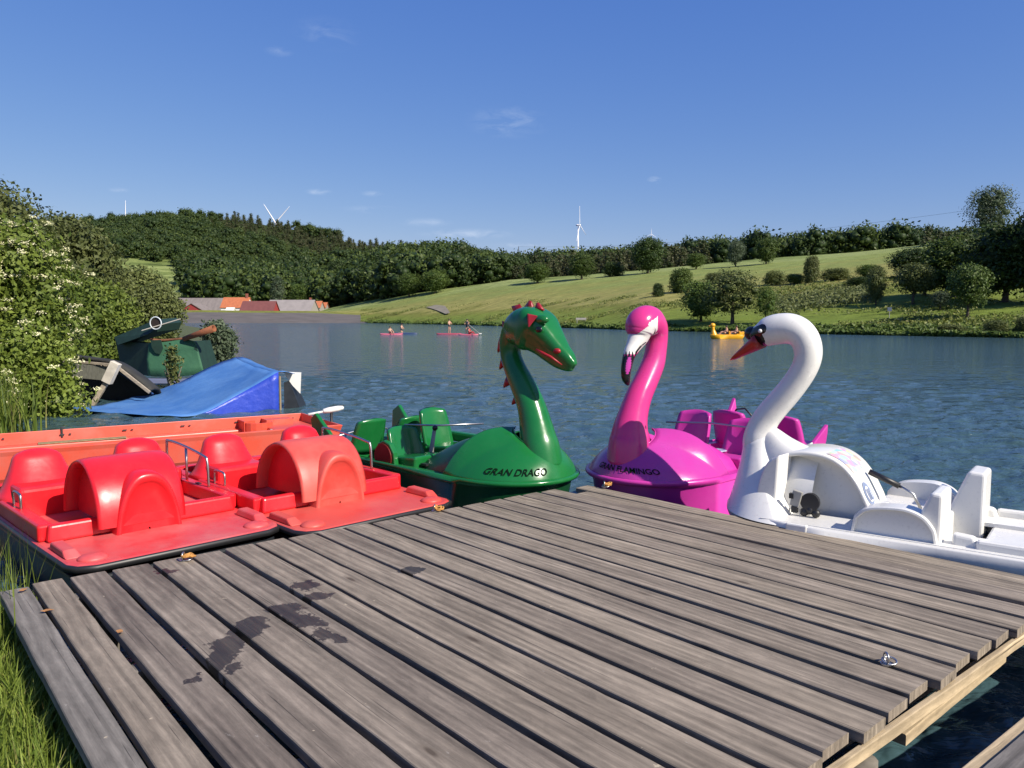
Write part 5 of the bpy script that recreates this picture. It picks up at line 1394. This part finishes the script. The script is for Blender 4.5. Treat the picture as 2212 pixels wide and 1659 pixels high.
# ------------------------------------------------------------------ moored wrecks on the left
def blue_boat():
    c = ground(430, 880, 0); root = empty('tarp_covered_boat', (c.x, c.y, 0), 0, 'half sunken boat under a bright blue tarpaulin with a white board at its right end', 'boat')
    inv = Vector((c.x, c.y, 0))
    NB = ground(600, 884, 0.02); TN = atd(600, 803, NB.y)   # near right corner, bottom and top
    LB = ground(428, 898, .0)      # where the side skirt meets the water
    TIPL = ground(140, 888, .0); BK = ground(430, 860, 0)
    TF = atd(508, 772, 21.0); TF2 = atd(560, 778, 20.4); FB = atd(560, 800, 20.5); LT = ground(300, 862, .02)
    # top sheet as a grid between left edge curve and right edge
    left = [TIPL+Vector((0, 0, .06)), ground(215, 875, .09), LT+Vector((0, .3, .11)), atd(385, 826, 19.6), atd(445, 795, 20.4), TF]
    near = [TIPL+Vector((.05, -.05, .03)), ground(250, 893, .05), ground(345, 898, .04), LB+Vector((0, 0, .03)), atd(515, 851, 17.0), TN]
    N = 26; Lc = [Vector(p) for p in crom([tuple(q) for q in left], 6)]; Nc = [Vector(p) for p in crom([tuple(q) for q in near], 6)]
    n = min(len(Lc), len(Nc)); rows = []
    for i in range(n):
        r = []
        for j in range(13):
            t = j/12; q = Lc[i]*(1-t)+Nc[i]*t; u = i/n
            q = q+Vector((0, 0, -.07*math.sin(t*3.14)*u+.016*mnoise.noise(q*2.2)+.02*mnoise.noise(Vector((q.x*1.0, q.y*5, 0))))); r.append(q-inv)
        rows.append(r)
    tarp = mat('blue tarpaulin', (.045, .15, .40), .55, col2=(.085, .21, .46), vscale=1.5, bump=.012, bscale=5)
    MB().loops(rows, closed=False).build('tarpaulin', tarp, root, smooth=True, solid=.01)
    # right end slope going to the far water side
    rt = [p+inv for p in rows[-1]]; rb = [p+Vector((.30, .25, -.06)) for p in rt]
    MB().loops([[p-inv for p in rt], [(p*.5+q*.5+Vector((0, 0, .03)))-inv for p, q in zip(rt, rb)], [p-inv for p in rb]], closed=False).build('tarpaulin_flap', tarp, root, smooth=True, solid=.01)
    # side skirt
    sk = []; bot = [Vector((p.x, p.y, -.1)) for p in Nc[18:]]; 
    for t in np.linspace(0, 1, 6): sk.append([(p*(1-t)+q*t)+Vector((0, -.015*math.sin(i*1.7)*t-.02*t, 0))-inv for i, (p, q) in enumerate(zip(Nc[18:], bot))])
    skirt = mat('deep blue tarpaulin side', (.018, .045, .36), .4, col2=(.025, .06, .44), vscale=2, bump=.02, bscale=6)
    MB().loops(sk, closed=False).build('side_skirt', skirt, root, smooth=True, solid=.01)
    # white transom board and dark gap
    a = atd(606, 808, NB.y+.5)-inv; MB().hexa([a+Vector(q) for q in ((0, 0, 0), (.36, .05, .0), (.36, .11, .0), (0, .06, 0))], [a+Vector(q) for q in ((-.02, 0, -.06), (.0, 0, -.06), (.0, .05, -.06), (-.02, .05, -.06))]) if False else None
    e = NB+Vector((.08, .35, 0))-inv
    MB().add([e+Vector((-.03, 0, .80)), e+Vector((.30, .1, .78)), e+Vector((.27, .1, .30)), e+Vector((.12, .05, .48)), e+Vector((-.03, .0, .72)),
              e+Vector((-.03, .03, .80)), e+Vector((.30, .13, .78)), e+Vector((.27, .13, .30)), e+Vector((.12, .08, .48)), e+Vector((-.03, .03, .72))],
             [(0,1,2,3,4), (9,8,7,6,5), (0,5,6,1), (1,6,7,2), (2,7,8,3), (3,8,9,4), (4,9,5,0)]).build('white_board', M['white'], root)
    MB().hexa([e+Vector(q) for q in ((-.06, -.05, -.2), (.33, .05, -.2), (.36, .6, -.2), (-.06, .6, -.2))], [e+Vector(q) for q in ((-.06, -.02, .56), (.05, .02, .60), (.10, .4, .5), (-.06, .4, .5))]).build('hull', M['dark'], root)
    MB().tube([NB-inv+Vector((.03, -.01, -.1)), TN-inv+Vector((.03, 0, -.1))], .022, 8).build('frame_post', M['pale'], root)
    MB().box((1.3, 1.2, -.08), (1.2, .8, .14)).build('hull', M['dark'], root)
blue_boat()

def canvas_boat():
    D = 23.5; c = Vector((kx(345)*D, D, 0)); root = empty('canvas_covered_boat', c, 0, 'small boat under a faded dark green canvas cover near the bushes', 'boat')
    def q(x, y, d=0): return atd(x, y, D+d)-c
    gm = mat('green canvas', (.022, .095, .048), .75, col2=(.035, .125, .06), vscale=1.5, bump=.02, bscale=4); gd = mat('dark green canvas', (.008, .035, .022), .7, var=.3)
    top = [q(322,742), q(360,738), q(400,733), q(422,737)]; mid = [q(316,775,-.05), q(355,776,-.07), q(400,775,-.05), q(432,772)]; bot = [q(318,812,-.1), q(360,814,-.15), q(400,812,-.12), q(440,806)]
    rows = [[Vector(p) for p in crom([tuple(a) for a in r], 6)] for r in (top, mid, bot)]
    rows = [rows[0], [(a*.5+b*.5)+Vector((0, .03, 0)) for a, b in zip(rows[0], rows[1])], rows[1], [(a*.5+b*.5) for a, b in zip(rows[1], rows[2])], rows[2]]
    MB().loops(rows, closed=False).build('side_cover', gm, root, smooth=True, solid=.02)
    MB().hexa([q(250,735,1.2), q(262,800,.8), q(318,812,0), q(322,742,0)], [p+Vector((.05, .5, 0)) for p in (q(250,735,1.2), q(262,800,.8), q(318,812,0), q(322,742,0))]).build('end_cover', gd, root)
    MB().hexa([q(248,728,.9), q(340,690,.3), q(352,700,0), q(345,716,0), q(320,722,0), q(255,745,.6)], [p+Vector((.05, 1.3, .05)) for p in (q(248,728,.9), q(340,690,.3), q(352,700,0), q(345,716,0), q(320,722,0), q(255,745,.6))]).build('roof_cover', gd, root)
    MB().hexa([q(322,742), q(422,737), q(440,806), q(318,812)], [p+Vector((0, 1.2, 0)) for p in (q(322,742), q(422,737), q(440,806), q(318,812))]).build('body', gd, root)
    MB().tube([Vector(p) for p in crom([tuple(q(x, y, .1)) for x, y in ((326,733), (350,735), (380,733), (400,731))], 4)], .04, 8).build('rolled_flap', mat('rusty edge', (.22, .09, .04), .8, var=.5), root, smooth=True)
    fl = [q(326,735,-.12), q(348,734,-.12), q(352,752,-.12), q(345,765,-.12), q(335,762,-.12), q(328,750,-.12)]
    MB().hexa(fl, [p+Vector((0, .03, 0)) for p in fl]).build('window_flap', gd, root)
    MB().box(tuple((q(345,822,-.3))), (2.6, .8, .10)).build('hull', mat('bluish hull', (.16, .18, .28), .5), root)
    pr = empty('rusty_pipe', q(430,722)+c, 0, 'rusty orange brown pipe sticking out over the green canvas boat', 'pipe')
    a = q(398,732,-.05)-q(430,722); b = q(464,709,-.35)-q(430,722); rust = mat('rust', (.27, .085, .03), .8, col2=(.16, .06, .03), vscale=8)
    mb = MB(); L = []
    dirv = (b-a).normalized(); s1 = dirv.cross(Vector((0, 0, 1))).normalized(); s2 = s1.cross(dirv)
    for t, r in ((0, .07), (1, .105), (1, .08), (.75, .07)): L.append([a+(b-a)*t+s1*math.cos(g)*r+s2*math.sin(g)*r for g in np.linspace(0, 6.283, 17)[:-1]])
    mb.loops(L, True, True, False).build('pipe', rust, pr, smooth=True)
    lf = empty('pole_ring', q(345,700)+c, 0, 'pale boat hook pole with a white rimmed ring, laid over the green canvas', 'boat hook')
    o0 = Vector((0, 0, 0)); MB().tube([q(308,714,-.2)-q(345,700), q(392,689,-.2)-q(345,700)], .016, 8).build('pole', mat('pale pole', (.5, .46, .38), .6), lf)
    MB().tube([Vector((.165*math.cos(g), -.2, .03+.18*math.sin(g))) for g in np.linspace(0, 6.283, 25)[:-1]], .018, 8, closed=True).build('ring', mat('pale ring', (.55, .6, .62), .4), lf, smooth=True)
    MB().tube([Vector((0, -.18, .03)), Vector((0, -.15, .03))], .15, 24).build('ring_filling', mat('dark filling', (.02, .012, .01), .7), lf)
canvas_boat()

def roof_wreck():
    D = 19.0; c = Vector((kx(210)*D, D, 0)); root = empty('collapsed_boathouse', c, 0, 'collapsed dark boathouse roof with a pale leaning post on the left bank', 'boathouse')
    def q(x, y, d=0): return atd(x, y, D+d)-c
    tarp = mat('black roofing felt', (.018, .018, .016), .75, col2=(.03, .03, .025), vscale=3, bump=.02, bscale=6)
    r0 = [q(88,762,.6), q(150,768,.4), q(200,775,.2), q(243,783,0), q(285,810,-.1), q(322,842,-.2)]
    rows = [[Vector(p) for p in crom([tuple(a+Vector((0, dd, dz))) for a in r0], 5)] for dd, dz in ((0, 0), (.25, .02), (.5, -.02), (.7, -.3))]
    MB().loops(rows, closed=False).build('roof', tarp, root, smooth=True, solid=.06)
    wd = M['wood']; pl = mat('pale weathered timber', (.38, .32, .24), .85, var=.35, vscale=9, stretch=(1, 1, 4))
    def beam(a, b, w, name, m): 
        t = (b-a).normalized(); s = t.cross(Vector((0, 1, 0))).normalized(); u = Vector((0, 1, 0))
        MB().hexa([a+s*w+u*w*-.8, a-s*w+u*w*-.8, a-s*w+u*w*.8, a+s*w+u*w*.8], [b+s*w-u*w*.8, b-s*w-u*w*.8, b-s*w+u*w*.8, b+s*w+u*w*.8]).build(name, m, root, bevel=.006)
    beam(q(246,788,-.35), q(320,848,-.5), .035, 'rafter', pl)
    beam(q(105,776,.2), q(244,788,-.1), .03, 'rafter', pl)
    beam(q(190,882,-.6), q(240,806,-.45), .055, 'leaning_post', pl)
    beam(q(228,826,-.52), q(250,783,-.5), .105, 'post_head', mat('pale board', (.60, .55, .46), .8, var=.25, vscale=6))
    for x in (176, 200, 214, 226): beam(q(x, 786, .05), q(x+2, 808+(x*7) % 12, .05), .035, 'hanging_board', pl)
    beam(q(90,865,.4), q(232,884,.1), .03, 'float_beam', wd)
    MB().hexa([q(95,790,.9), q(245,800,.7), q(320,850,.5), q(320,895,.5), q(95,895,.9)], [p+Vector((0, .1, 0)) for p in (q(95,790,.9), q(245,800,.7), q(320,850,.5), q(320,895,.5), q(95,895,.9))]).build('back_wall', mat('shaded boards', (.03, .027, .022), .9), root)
    pn = [q(104,781,-.0), q(240,792,-.02), q(226,822,-.02), q(118,812,0)]
    MB().hexa(pn, [p+Vector((0, .04, 0)) for p in pn]).build('soffit_boards', mat('grey boards', (.16, .16, .13), .9, var=.4, vscale=7, stretch=(4, 1, 1)), root)
    s = empty('tree_stump', q(85, 850)+c, 0, 'pale driftwood stump at the waterline left of the collapsed roof', 'stump')
    MB().tube([(0, 0, -.4), (.02, 0, .05), (.06, .02, .35), (.1, 0, .55)], [.16, .13, .08, .06], 12).build('trunk', M['driftwood'], s, smooth=True)
    MB().ball((-.15, 0, .0), (.2, .12, .1)).build('root', M['driftwood'], s, smooth=True)
M['driftwood'] = mat('driftwood', (.30, .24, .19), .9, var=.4, vscale=8)
roof_wreck()

# ------------------------------------------------------------------ village behind the dam
def gable(name, x0, x1, ytop, ybot, d, depth, roofm, wallm, label, ridge='x', cat='house', group='village buildings behind the dam', eave=.45, chim=None, slope=1.0):
    X0, X1 = kx(x0)*d, kx(x1)*d; zt = CAM_H-ky(ytop)*d; zb = 2.0; ze = CAM_H-ky(ybot)*d
    root = empty(name, ((X0+X1)/2, d+depth/2, zb), 0, label, cat, group); w = (X1-X0)/2; h = zt-zb; e = ze-zb
    dp = depth/2; t = .35
    if ridge == 'x':
        MB().hexa([(-w+t, -dp, 0), (w-t, -dp, 0), (w-t, dp, 0), (-w+t, dp, 0)], [(-w+t, -dp, e), (w-t, -dp, e), (w-t, dp, e), (-w+t, dp, e)]).build('wall', wallm, root)
        MB().add([(-w, -dp-t, e-.2), (w, -dp-t, e-.2), (w, 0, h), (-w, 0, h), (-w, dp+t, e-.2), (w, dp+t, e-.2)], [(0,1,2,3), (3,2,5,4)]).build('roof', roofm, root, solid=.2)
        for s in (-1, 1): MB().add([(s*(w-t), -dp, e), (s*(w-t), dp, e), (s*(w-t), 0, h-.25)], [(0, 1, 2)]).build('gable', wallm, root)
    else:
        MB().hexa([(-w+t, -dp, 0), (w-t, -dp, 0), (w-t, dp, 0), (-w+t, dp, 0)], [(-w+t, -dp, e), (w-t, -dp, e), (w-t, dp, e), (-w+t, dp, e)]).build('wall', wallm, root)
        MB().add([(-w, -dp-t, e-.2), (-w, dp+t, e-.2), (0, dp+t, h), (0, -dp-t, h), (w, -dp-t, e-.2), (w, dp+t, e-.2)], [(0,3,2,1), (3,4,5,2)]).build('roof', roofm, root, solid=.2)
        MB().add([(-w+t, -dp, e), (w-t, -dp, e), (0, -dp, h-.25)], [(0, 1, 2)]).build('gable', wallm, root)
    if chim is not None: MB().box((chim*w, 0, h+.4), (.9, .9, 2.2)).build('chimney', M['brick'], root)
    return root
M['brick'] = mat('red brick', (.28, .09, .06), .9, var=.3)
rg_ = mat('grey brown fibre roof', (.21, .18, .165), .85, var=.25, vscale=.3, stretch=(3, 1, 1)); rg2 = mat('pale grey roof', (.28, .25, .235), .85, var=.2, vscale=.3)
ro = mat('orange clay tiles', (.48, .15, .06), .8, var=.25, vscale=1.2); rr = mat('dark red roof', (.17, .055, .05), .8, var=.2, vscale=.8)
wr = mat('red painted boards', (.30, .035, .035), .8, var=.2); ww = mat('white render', (.7, .69, .66), .8); wg = mat('grey wall', (.3, .28, .26), .8)
gable('long_barn', 372, 492, 643, 676, 330, 16, rg_, wg, 'long barn with a wide grey brown roof at the left of the village', cat='barn')
gable('red_barn', 386, 448, 655, 673, 306, 10, rg_, wr, 'low barn with a wide dark red gable in front of the long grey roof', 'y', cat='barn')
gable('farmhouse', 478, 536, 642, 664, 320, 9, ro, ww, 'house with a bright orange tiled roof between grey and red barns', chim=.75)
gable('red_barn', 518, 592, 650, 674, 310, 10, rr, wr, 'barn with a dark red roof and a bright red right gable', 'x', cat='barn')
gable('long_barn', 572, 672, 647, 674, 340, 18, rg2, wg, 'long barn with a pale grey roof at the right of the village', cat='barn')
gable('farmhouse', 650, 694, 650, 664, 362, 9, ro, wg, 'house with an orange roof just right of the pale grey barn roof', chim=-.2)
gable('farmhouse', 692, 706, 653, 664, 372, 7, ro, wg, 'small orange roofed house furthest right in the village')
gable('farmhouse', 255, 312, 642, 668, 330, 10, ro, wg, 'house with an orange roof glimpsed through the left bank bushes')
r = gable('white_shed', 488, 506, 664, 674, 304, 4, ww, ww, 'small white shed or van in front of the orange roofed house', cat='shed')
# ridge house by the poplar
gd = depth_for(2145, 527)
c = atd(2136, 524, gd or 268); rh = empty('white_caravan', c, 0, 'tiny white caravan at the foot of the tall tree on the ridge', 'caravan'); 
MB().box((0, 0, .6), (4.5, 2.2, 2.3)).build('body', M['white'], rh, bevel=.3); MB().box((-.4, -1.12, .9), (1.3, .05, .7)).build('window', M['black'], rh)
for s in (-1, 1): MB().tube([(s*.6, -1.0, -.6), (s*.6, -.8, -.6)], .35, 14).build('wheel', M['black'], rh)

# small things on the far shore
d = depth_for(1918, 685); c = Vector((kx(1918)*d, d, gz(1918, d))); s = empty('info_sign', c, 0, 'tiny blue grey sign board standing on the right meadow', 'sign')
MB().box((0, 0, .95), (.55, .06, .5)).build('board', mat('blue grey board', (.05, .075, .13), .7), s); MB().tube([(0, 0, -.3), (0, 0, .7)], .05, 8).build('post', M['grey'], s)
d = depth_for(1255, 697); c = Vector((kx(1255)*d, d, gz(1255, d))); s = empty('bench', c, 0, 'pale bench on the far shore just right of the dragon head', 'bench')
mb = MB(); [mb.box((0, -.2+k*.16, .5), (2.0, .12, .05)) for k in range(3)]; mb.build('seat', M['grey'], s); MB().box((0, .3, .75), (2.0, .05, .35)).build('backrest', M['grey'], s)
for k in (-.8, .8): MB().box((k, 0, .15), (.1, .5, .7)).build('leg', M['grey'], s)

# ------------------------------------------------------------------ wind turbines, power line
def turbine(x, y, d, blades, towerbot, label, rad=45, yaw=0):
    c = atd(x, y, d); root = empty('wind_turbine', Vector((c.x, c.y, 0)), R(yaw), label, 'wind turbine', 'wind turbines behind the hills')
    h = c.z; MB().tube([(0, 0, 20), (0, 0, h)], [2.6, 1.4], 14).build('tower', M['turbine'], root, smooth=True)
    MB().ball((0, 1.5, h+.5), (2.6, 5, 2.4)).build('nacelle', M['turbine'], root, smooth=True); MB().ball((0, -4.5, h+.5), (2.2, 2.5, 2.2)).build('hub', M['turbine'], root, smooth=True)
    for a in blades:
        dr = Vector((math.sin(R(a)), 0, math.cos(R(a)))); s = Vector((dr.z, 0, -dr.x)); L = []
        for t, w in ((0, 1.0), (.12, 1.6), (.3, 1.3), (.7, .85), (.95, .5), (1, .2)):
            p = Vector((0, -4.6, h+.5))+dr*rad*t; L.append([p+s*w, p+Vector((0, -.5, 0)), p-s*w, p+Vector((0, .5, 0))])
        MB().loops(L, True, True, True).build('blade', M['turbine'], root, smooth=True)
turbine(284, 480, 1900, (3, 123, 243), 0, 'wind turbine at the left, only a blade and mast tip above the wooded hill', 46)
turbine(603, 486, 1700, (-31, 42, 165), 0, 'wind turbine with two blades showing above the middle of the left hill', 46)
turbine(1247, 490, 2000, (-3, 117, 205), 0, 'wind turbine above the wood, tallest in view, left of the flamingo head', 46, 62)
turbine(1403, 509, 5200, (2, 122, 242), 0, 'most distant wind turbine, a tiny pale speck above the wood', 38)

def wire():
    a = atd(1120, 535, 420); b = atd(2420, 408, 210); pts = []
    for i in range(41):
        t = i/40; p = a*(1-t)+b*t; p.z -= 8.5*4*t*(1-t)*.55; pts.append(p)
    root = empty('power_line', a, 0, 'thin power cable running across the sky above the wood', 'power cable')
    MB().tube([p-a for p in pts], .032, 6).build('cable', mat('cable', (.06, .07, .09), .6), root)
    for e in (a, b):
        q = empty('power_pole', (e.x, e.y, e.z-14), 0, 'wooden pole that carries the power cable at its ' + ('low far end' if e is a else 'high near end beyond the right edge'), 'utility pole')
        MB().tube([(0, 0, -6), (0, 0, 14.1)], .15, 8).build('pole', M['bark'], q)
wire()

# ------------------------------------------------------------------ people on the lake
def figure(name, base, pose, label, skin=None, top=None, face=0.0, scale=1.0, hair=True):
    """continuous skinned body; pose = dict of joint -> (x, y, z) in metres above the base"""
    J = pose; names = list(J); E = [('pel', 'chest'), ('chest', 'neck'), ('neck', 'head'), ('head', 'crown'), ('chest', 'shl'), ('shl', 'ell'), ('ell', 'hal'), ('chest', 'shr'), ('shr', 'elr'), ('elr', 'har'),
             ('pel', 'hil'), ('hil', 'knl'), ('knl', 'anl'), ('anl', 'tol'), ('pel', 'hir'), ('hir', 'knr'), ('knr', 'anr'), ('anr', 'tor')]
    rad = dict(pel=.125, chest=.135, neck=.055, head=.095, crown=.07, shl=.06, shr=.06, ell=.04, elr=.04, hal=.035, har=.035, hil=.09, hir=.09, knl=.058, knr=.058, anl=.04, anr=.04, tol=.03, tor=.03)
    me = bpy.data.meshes.new('body'); me.from_pydata([J[n] for n in names], [(names.index(a), names.index(b)) for a, b in E], [])
    o = bpy.data.objects.new('body_tmp', me); COL.objects.link(o); md = o.modifiers.new('skin', 'SKIN'); o.modifiers.new('sub', 'SUBSURF').levels = 1
    for i, n in enumerate(names):
        me.skin_vertices[0].data[i].radius = (rad[n], rad[n]); me.skin_vertices[0].data[i].use_root = (n == 'pel')
    dg = bpy.context.evaluated_depsgraph_get(); m2 = bpy.data.meshes.new_from_object(o.evaluated_get(dg)); bpy.data.objects.remove(o)
    root = empty('person', base, face, label, 'person', 'people out on the lake'); root.scale = (scale,)*3
    b = link('body', m2, [M['skin'], top or M['cloth']], root, smooth=True)
    zp, zc = J['pel'][2], J['chest'][2]
    for p in m2.polygons:
        r = Vector(p.center)-Vector(J['pel'])
        if r.length < .2: p.material_index = 1
        if top is not None and p.center.z > zp-.05 and p.center.z < J['neck'][2]-.02 and abs(p.center.x-J['chest'][0]) < .2: p.material_index = 1
    h = Vector(J['head']); MB().ball(h+Vector((0, .015, .045)), (.105, .11, .10), 14, 10).build('hair', M['hair'], root, smooth=True)
    return root
STAND = dict(pel=(0,0,.95), chest=(0,0,1.28), neck=(0,0,1.48), head=(0,-.01,1.60), crown=(0,0,1.70), shl=(-.18,0,1.42), ell=(-.26,-.10,1.16), hal=(-.12,-.25,1.02), shr=(.18,0,1.42), elr=(.28,-.12,1.2), har=(.14,-.28,1.12),
             hil=(-.09,0,.90), knl=(-.12,-.05,.50), anl=(-.13,.02,.09), tol=(-.14,-.12,.04), hir=(.09,0,.90), knr=(.13,-.05,.5), anr=(.14,.02,.09), tor=(.15,-.12,.04))
SIT = dict(pel=(0,0,.12), chest=(0,.03,.45), neck=(0,0,.64), head=(0,-.02,.76), crown=(0,-.01,.86), shl=(-.17,.02,.58), ell=(-.26,-.1,.36), hal=(-.2,-.34,.30), shr=(.17,.02,.58), elr=(.26,-.1,.36), har=(.2,-.34,.30),
           hil=(-.1,-.04,.12), knl=(-.16,-.42,.32), anl=(-.12,-.62,.06), tol=(-.12,-.74,.08), hir=(.1,-.04,.12), knr=(.16,-.42,.32), anr=(.12,-.62,.06), tor=(.12,-.74,.08))
KNEEL = dict(SIT); KNEEL.update(pel=(0,0,.42), chest=(0,-.03,.74), neck=(0,-.05,.93), head=(0,-.07,1.05), crown=(0,-.06,1.15), shl=(-.17,-.03,.87), ell=(-.25,-.15,.65), hal=(-.15,-.32,.5), shr=(.17,-.03,.87), elr=(.25,-.15,.65), har=(.15,-.32,.5),
    hil=(-.1,0,.38), knl=(-.12,-.12,.05), anl=(-.12,.32,.05), tol=(-.12,.42,.03), hir=(.1,0,.38), knr=(.12,-.12,.05), anr=(.12,.32,.05), tor=(.12,.42,.03))
def board(x, y, L, ang, m, label, w=.40):
    c = ground(x, y, 0); root = empty('paddle_board', c, ang, label, 'paddle board', 'paddle boards on the lake'); Lp = []
    for z, k in ((-.06, .9), (0.0, 1), (.07, .98), (.09, .9)):
        Lp.append([(L/2*k*math.copysign(abs(math.cos(a))**.8, math.cos(a)), w*k*math.sin(a), z+.06*abs(math.cos(a))**6) for a in np.linspace(0, 6.283, 33)[:-1]])
    MB().loops(Lp, True, True, True).build('board', m, root, bevel=0, smooth=False); return c
pinkb = mat('pink board', (.55, .12, .16), .4); navyb = mat('navy board', (.03, .05, .12), .4); redb = mat('dark red board', (.35, .05, .07), .4)
c = board(846, 722.5, 2.7, R(5), pinkb, 'pink paddle board, leftmost on the lake'); figure('person', c+Vector((-.15, 0, .08)), SIT, 'person sitting on the leftmost pink paddle board', face=R(40))
c = board(878, 721.0, 2.8, R(-4), navyb, 'dark navy paddle board second from the left'); figure('person', c+Vector((-.6, 0, .08)), KNEEL, 'pale skinned person kneeling on the dark navy board', face=R(70))
c = board(970, 722.0, 3.0, R(3), redb, 'red and dark paddle board under a standing person'); figure('person', c+Vector((.05, 0, .08)), STAND, 'person standing upright on the red paddle board', face=R(50)); 
c = board(1012, 723.5, 2.4, R(-12), pinkb, 'pale pink paddle board right of the standing person'); figure('person', c+Vector((-.15, .15, .1)), STAND, 'person in a dark top standing with a paddle', top=M['cloth'], face=R(-20)); figure('person', c+Vector((.12, -.15, .08)), SIT, 'person sitting at the feet of the one in the dark top', top=M['swimred'], face=R(60))
q = empty('paddle', c+Vector((.5, 0, .1)), 0, 'light paddle held slanting beside the dark topped person', 'paddle'); MB().tube([(-.45, -.3, 1.1), (.75, 0, .12)], .02, 8).build('shaft', M['grey'], q); MB().ball((.85, .02, .05), (.18, .02, .07)).build('blade', M['white'], q, smooth=True)

def duck_boat():
    c = ground(1570, 731.5, 0); root = empty('duck_pedal_boat', c, R(180), 'small yellow pedal boat with a duck head out on the lake', 'pedal boat'); o = outline(0, w=.62, tip=1.65, stern=-1.5)
    MB().loops([loopz(o, -.2, .8), loopz(o, .12, .95), loopz(o, .34, 1.0), loopz(o, .40, .96), loopz(o, .36, .86), loopz(o, .22, .84)], True, True, True).build('hull', M['yellow'], root, smooth=True)
    MB().loops(lofted([tuple(p) for p in crom([(1.25, .3, .34), (1.3, .6, .24), (1.34, .85, .16), (1.36, 1.08, .15)], 4)], 18), True, True, True).build('neck', M['yellow'], root, smooth=True)
    MB().ball((1.38, 0, 1.27), (.25, .21, .22)).build('head', M['yellow'], root, smooth=True)
    MB().hexa([(1.56, -.1, 1.18), (1.56, .1, 1.18), (1.56, .08, 1.30), (1.56, -.08, 1.30)], [(1.76, -.05, 1.18), (1.76, .05, 1.18), (1.76, .05, 1.22), (1.76, -.05, 1.22)]).build('beak', mat('orange beak', (.6, .2, .02), .4), root)
    for x in (.1, -.85):
        MB().box((x-.2, 0, .52), (.12, 1.0, .45)).build('backrest', M['yellow'], root, bevel=.04)
        MB().box((x, 0, .36), (.4, 1.0, .1)).build('seat', mat('orange seat', (.55, .16, .02), .5), root, bevel=.03)
    MB().loops([[(-1.3+.5*k, .6*math.cos(a)*(1-.25*k), .38+.28*math.sin(a)*(1-k*.5)) for a in np.linspace(0, 3.14, 13)] for k in (-.4, 0, .5, 1)], closed=False).build('stern_cover', M['yellow'], root, smooth=True)
    P = dict(SIT)
    figure('person', c+Vector((-.1, -.1, .38)), P, 'person seated in the front of the yellow duck boat', face=R(-90)); figure('person', c+Vector((.85, -.1, .38)), P, 'person seated in the rear of the yellow duck boat', face=R(-90))
duck_boat()

# dry leaves lying on the boards
def leaves():
    rg = random.Random(4); m = mat('dry leaf', (.42, .20, .07), .8, var=.4, vscale=40)
    spots = [(22,1290,'dry orange leaf at the upper left corner of the jetty'), (72,1337,'small dry leaf on the first plank below its corner'), (232,1385,'dry leaf beside the long gap left of the wet stains')]
    for i, (x, y, lab) in enumerate(spots):
        c = ground(x, y, DZ+.004); a = rg.uniform(0, 6); L = .03
        r = [(math.cos(a+t)*L*k, math.sin(a+t)*L*k, .002+.008*abs(math.sin(t*1.5))) for t, k in ((0, 1.2), (.7, .6), (1.5, .5), (2.4, .7), (3.14, 1), (3.9, .6), (4.7, .45), (5.5, .65))]
        o = MB().hexa(r, [(p[0], p[1], p[2]+.0015) for p in r]).build('dry_leaf', m); o.location = c; tag(o, lab, 'leaf', 'dry leaves on the jetty')
leaves()
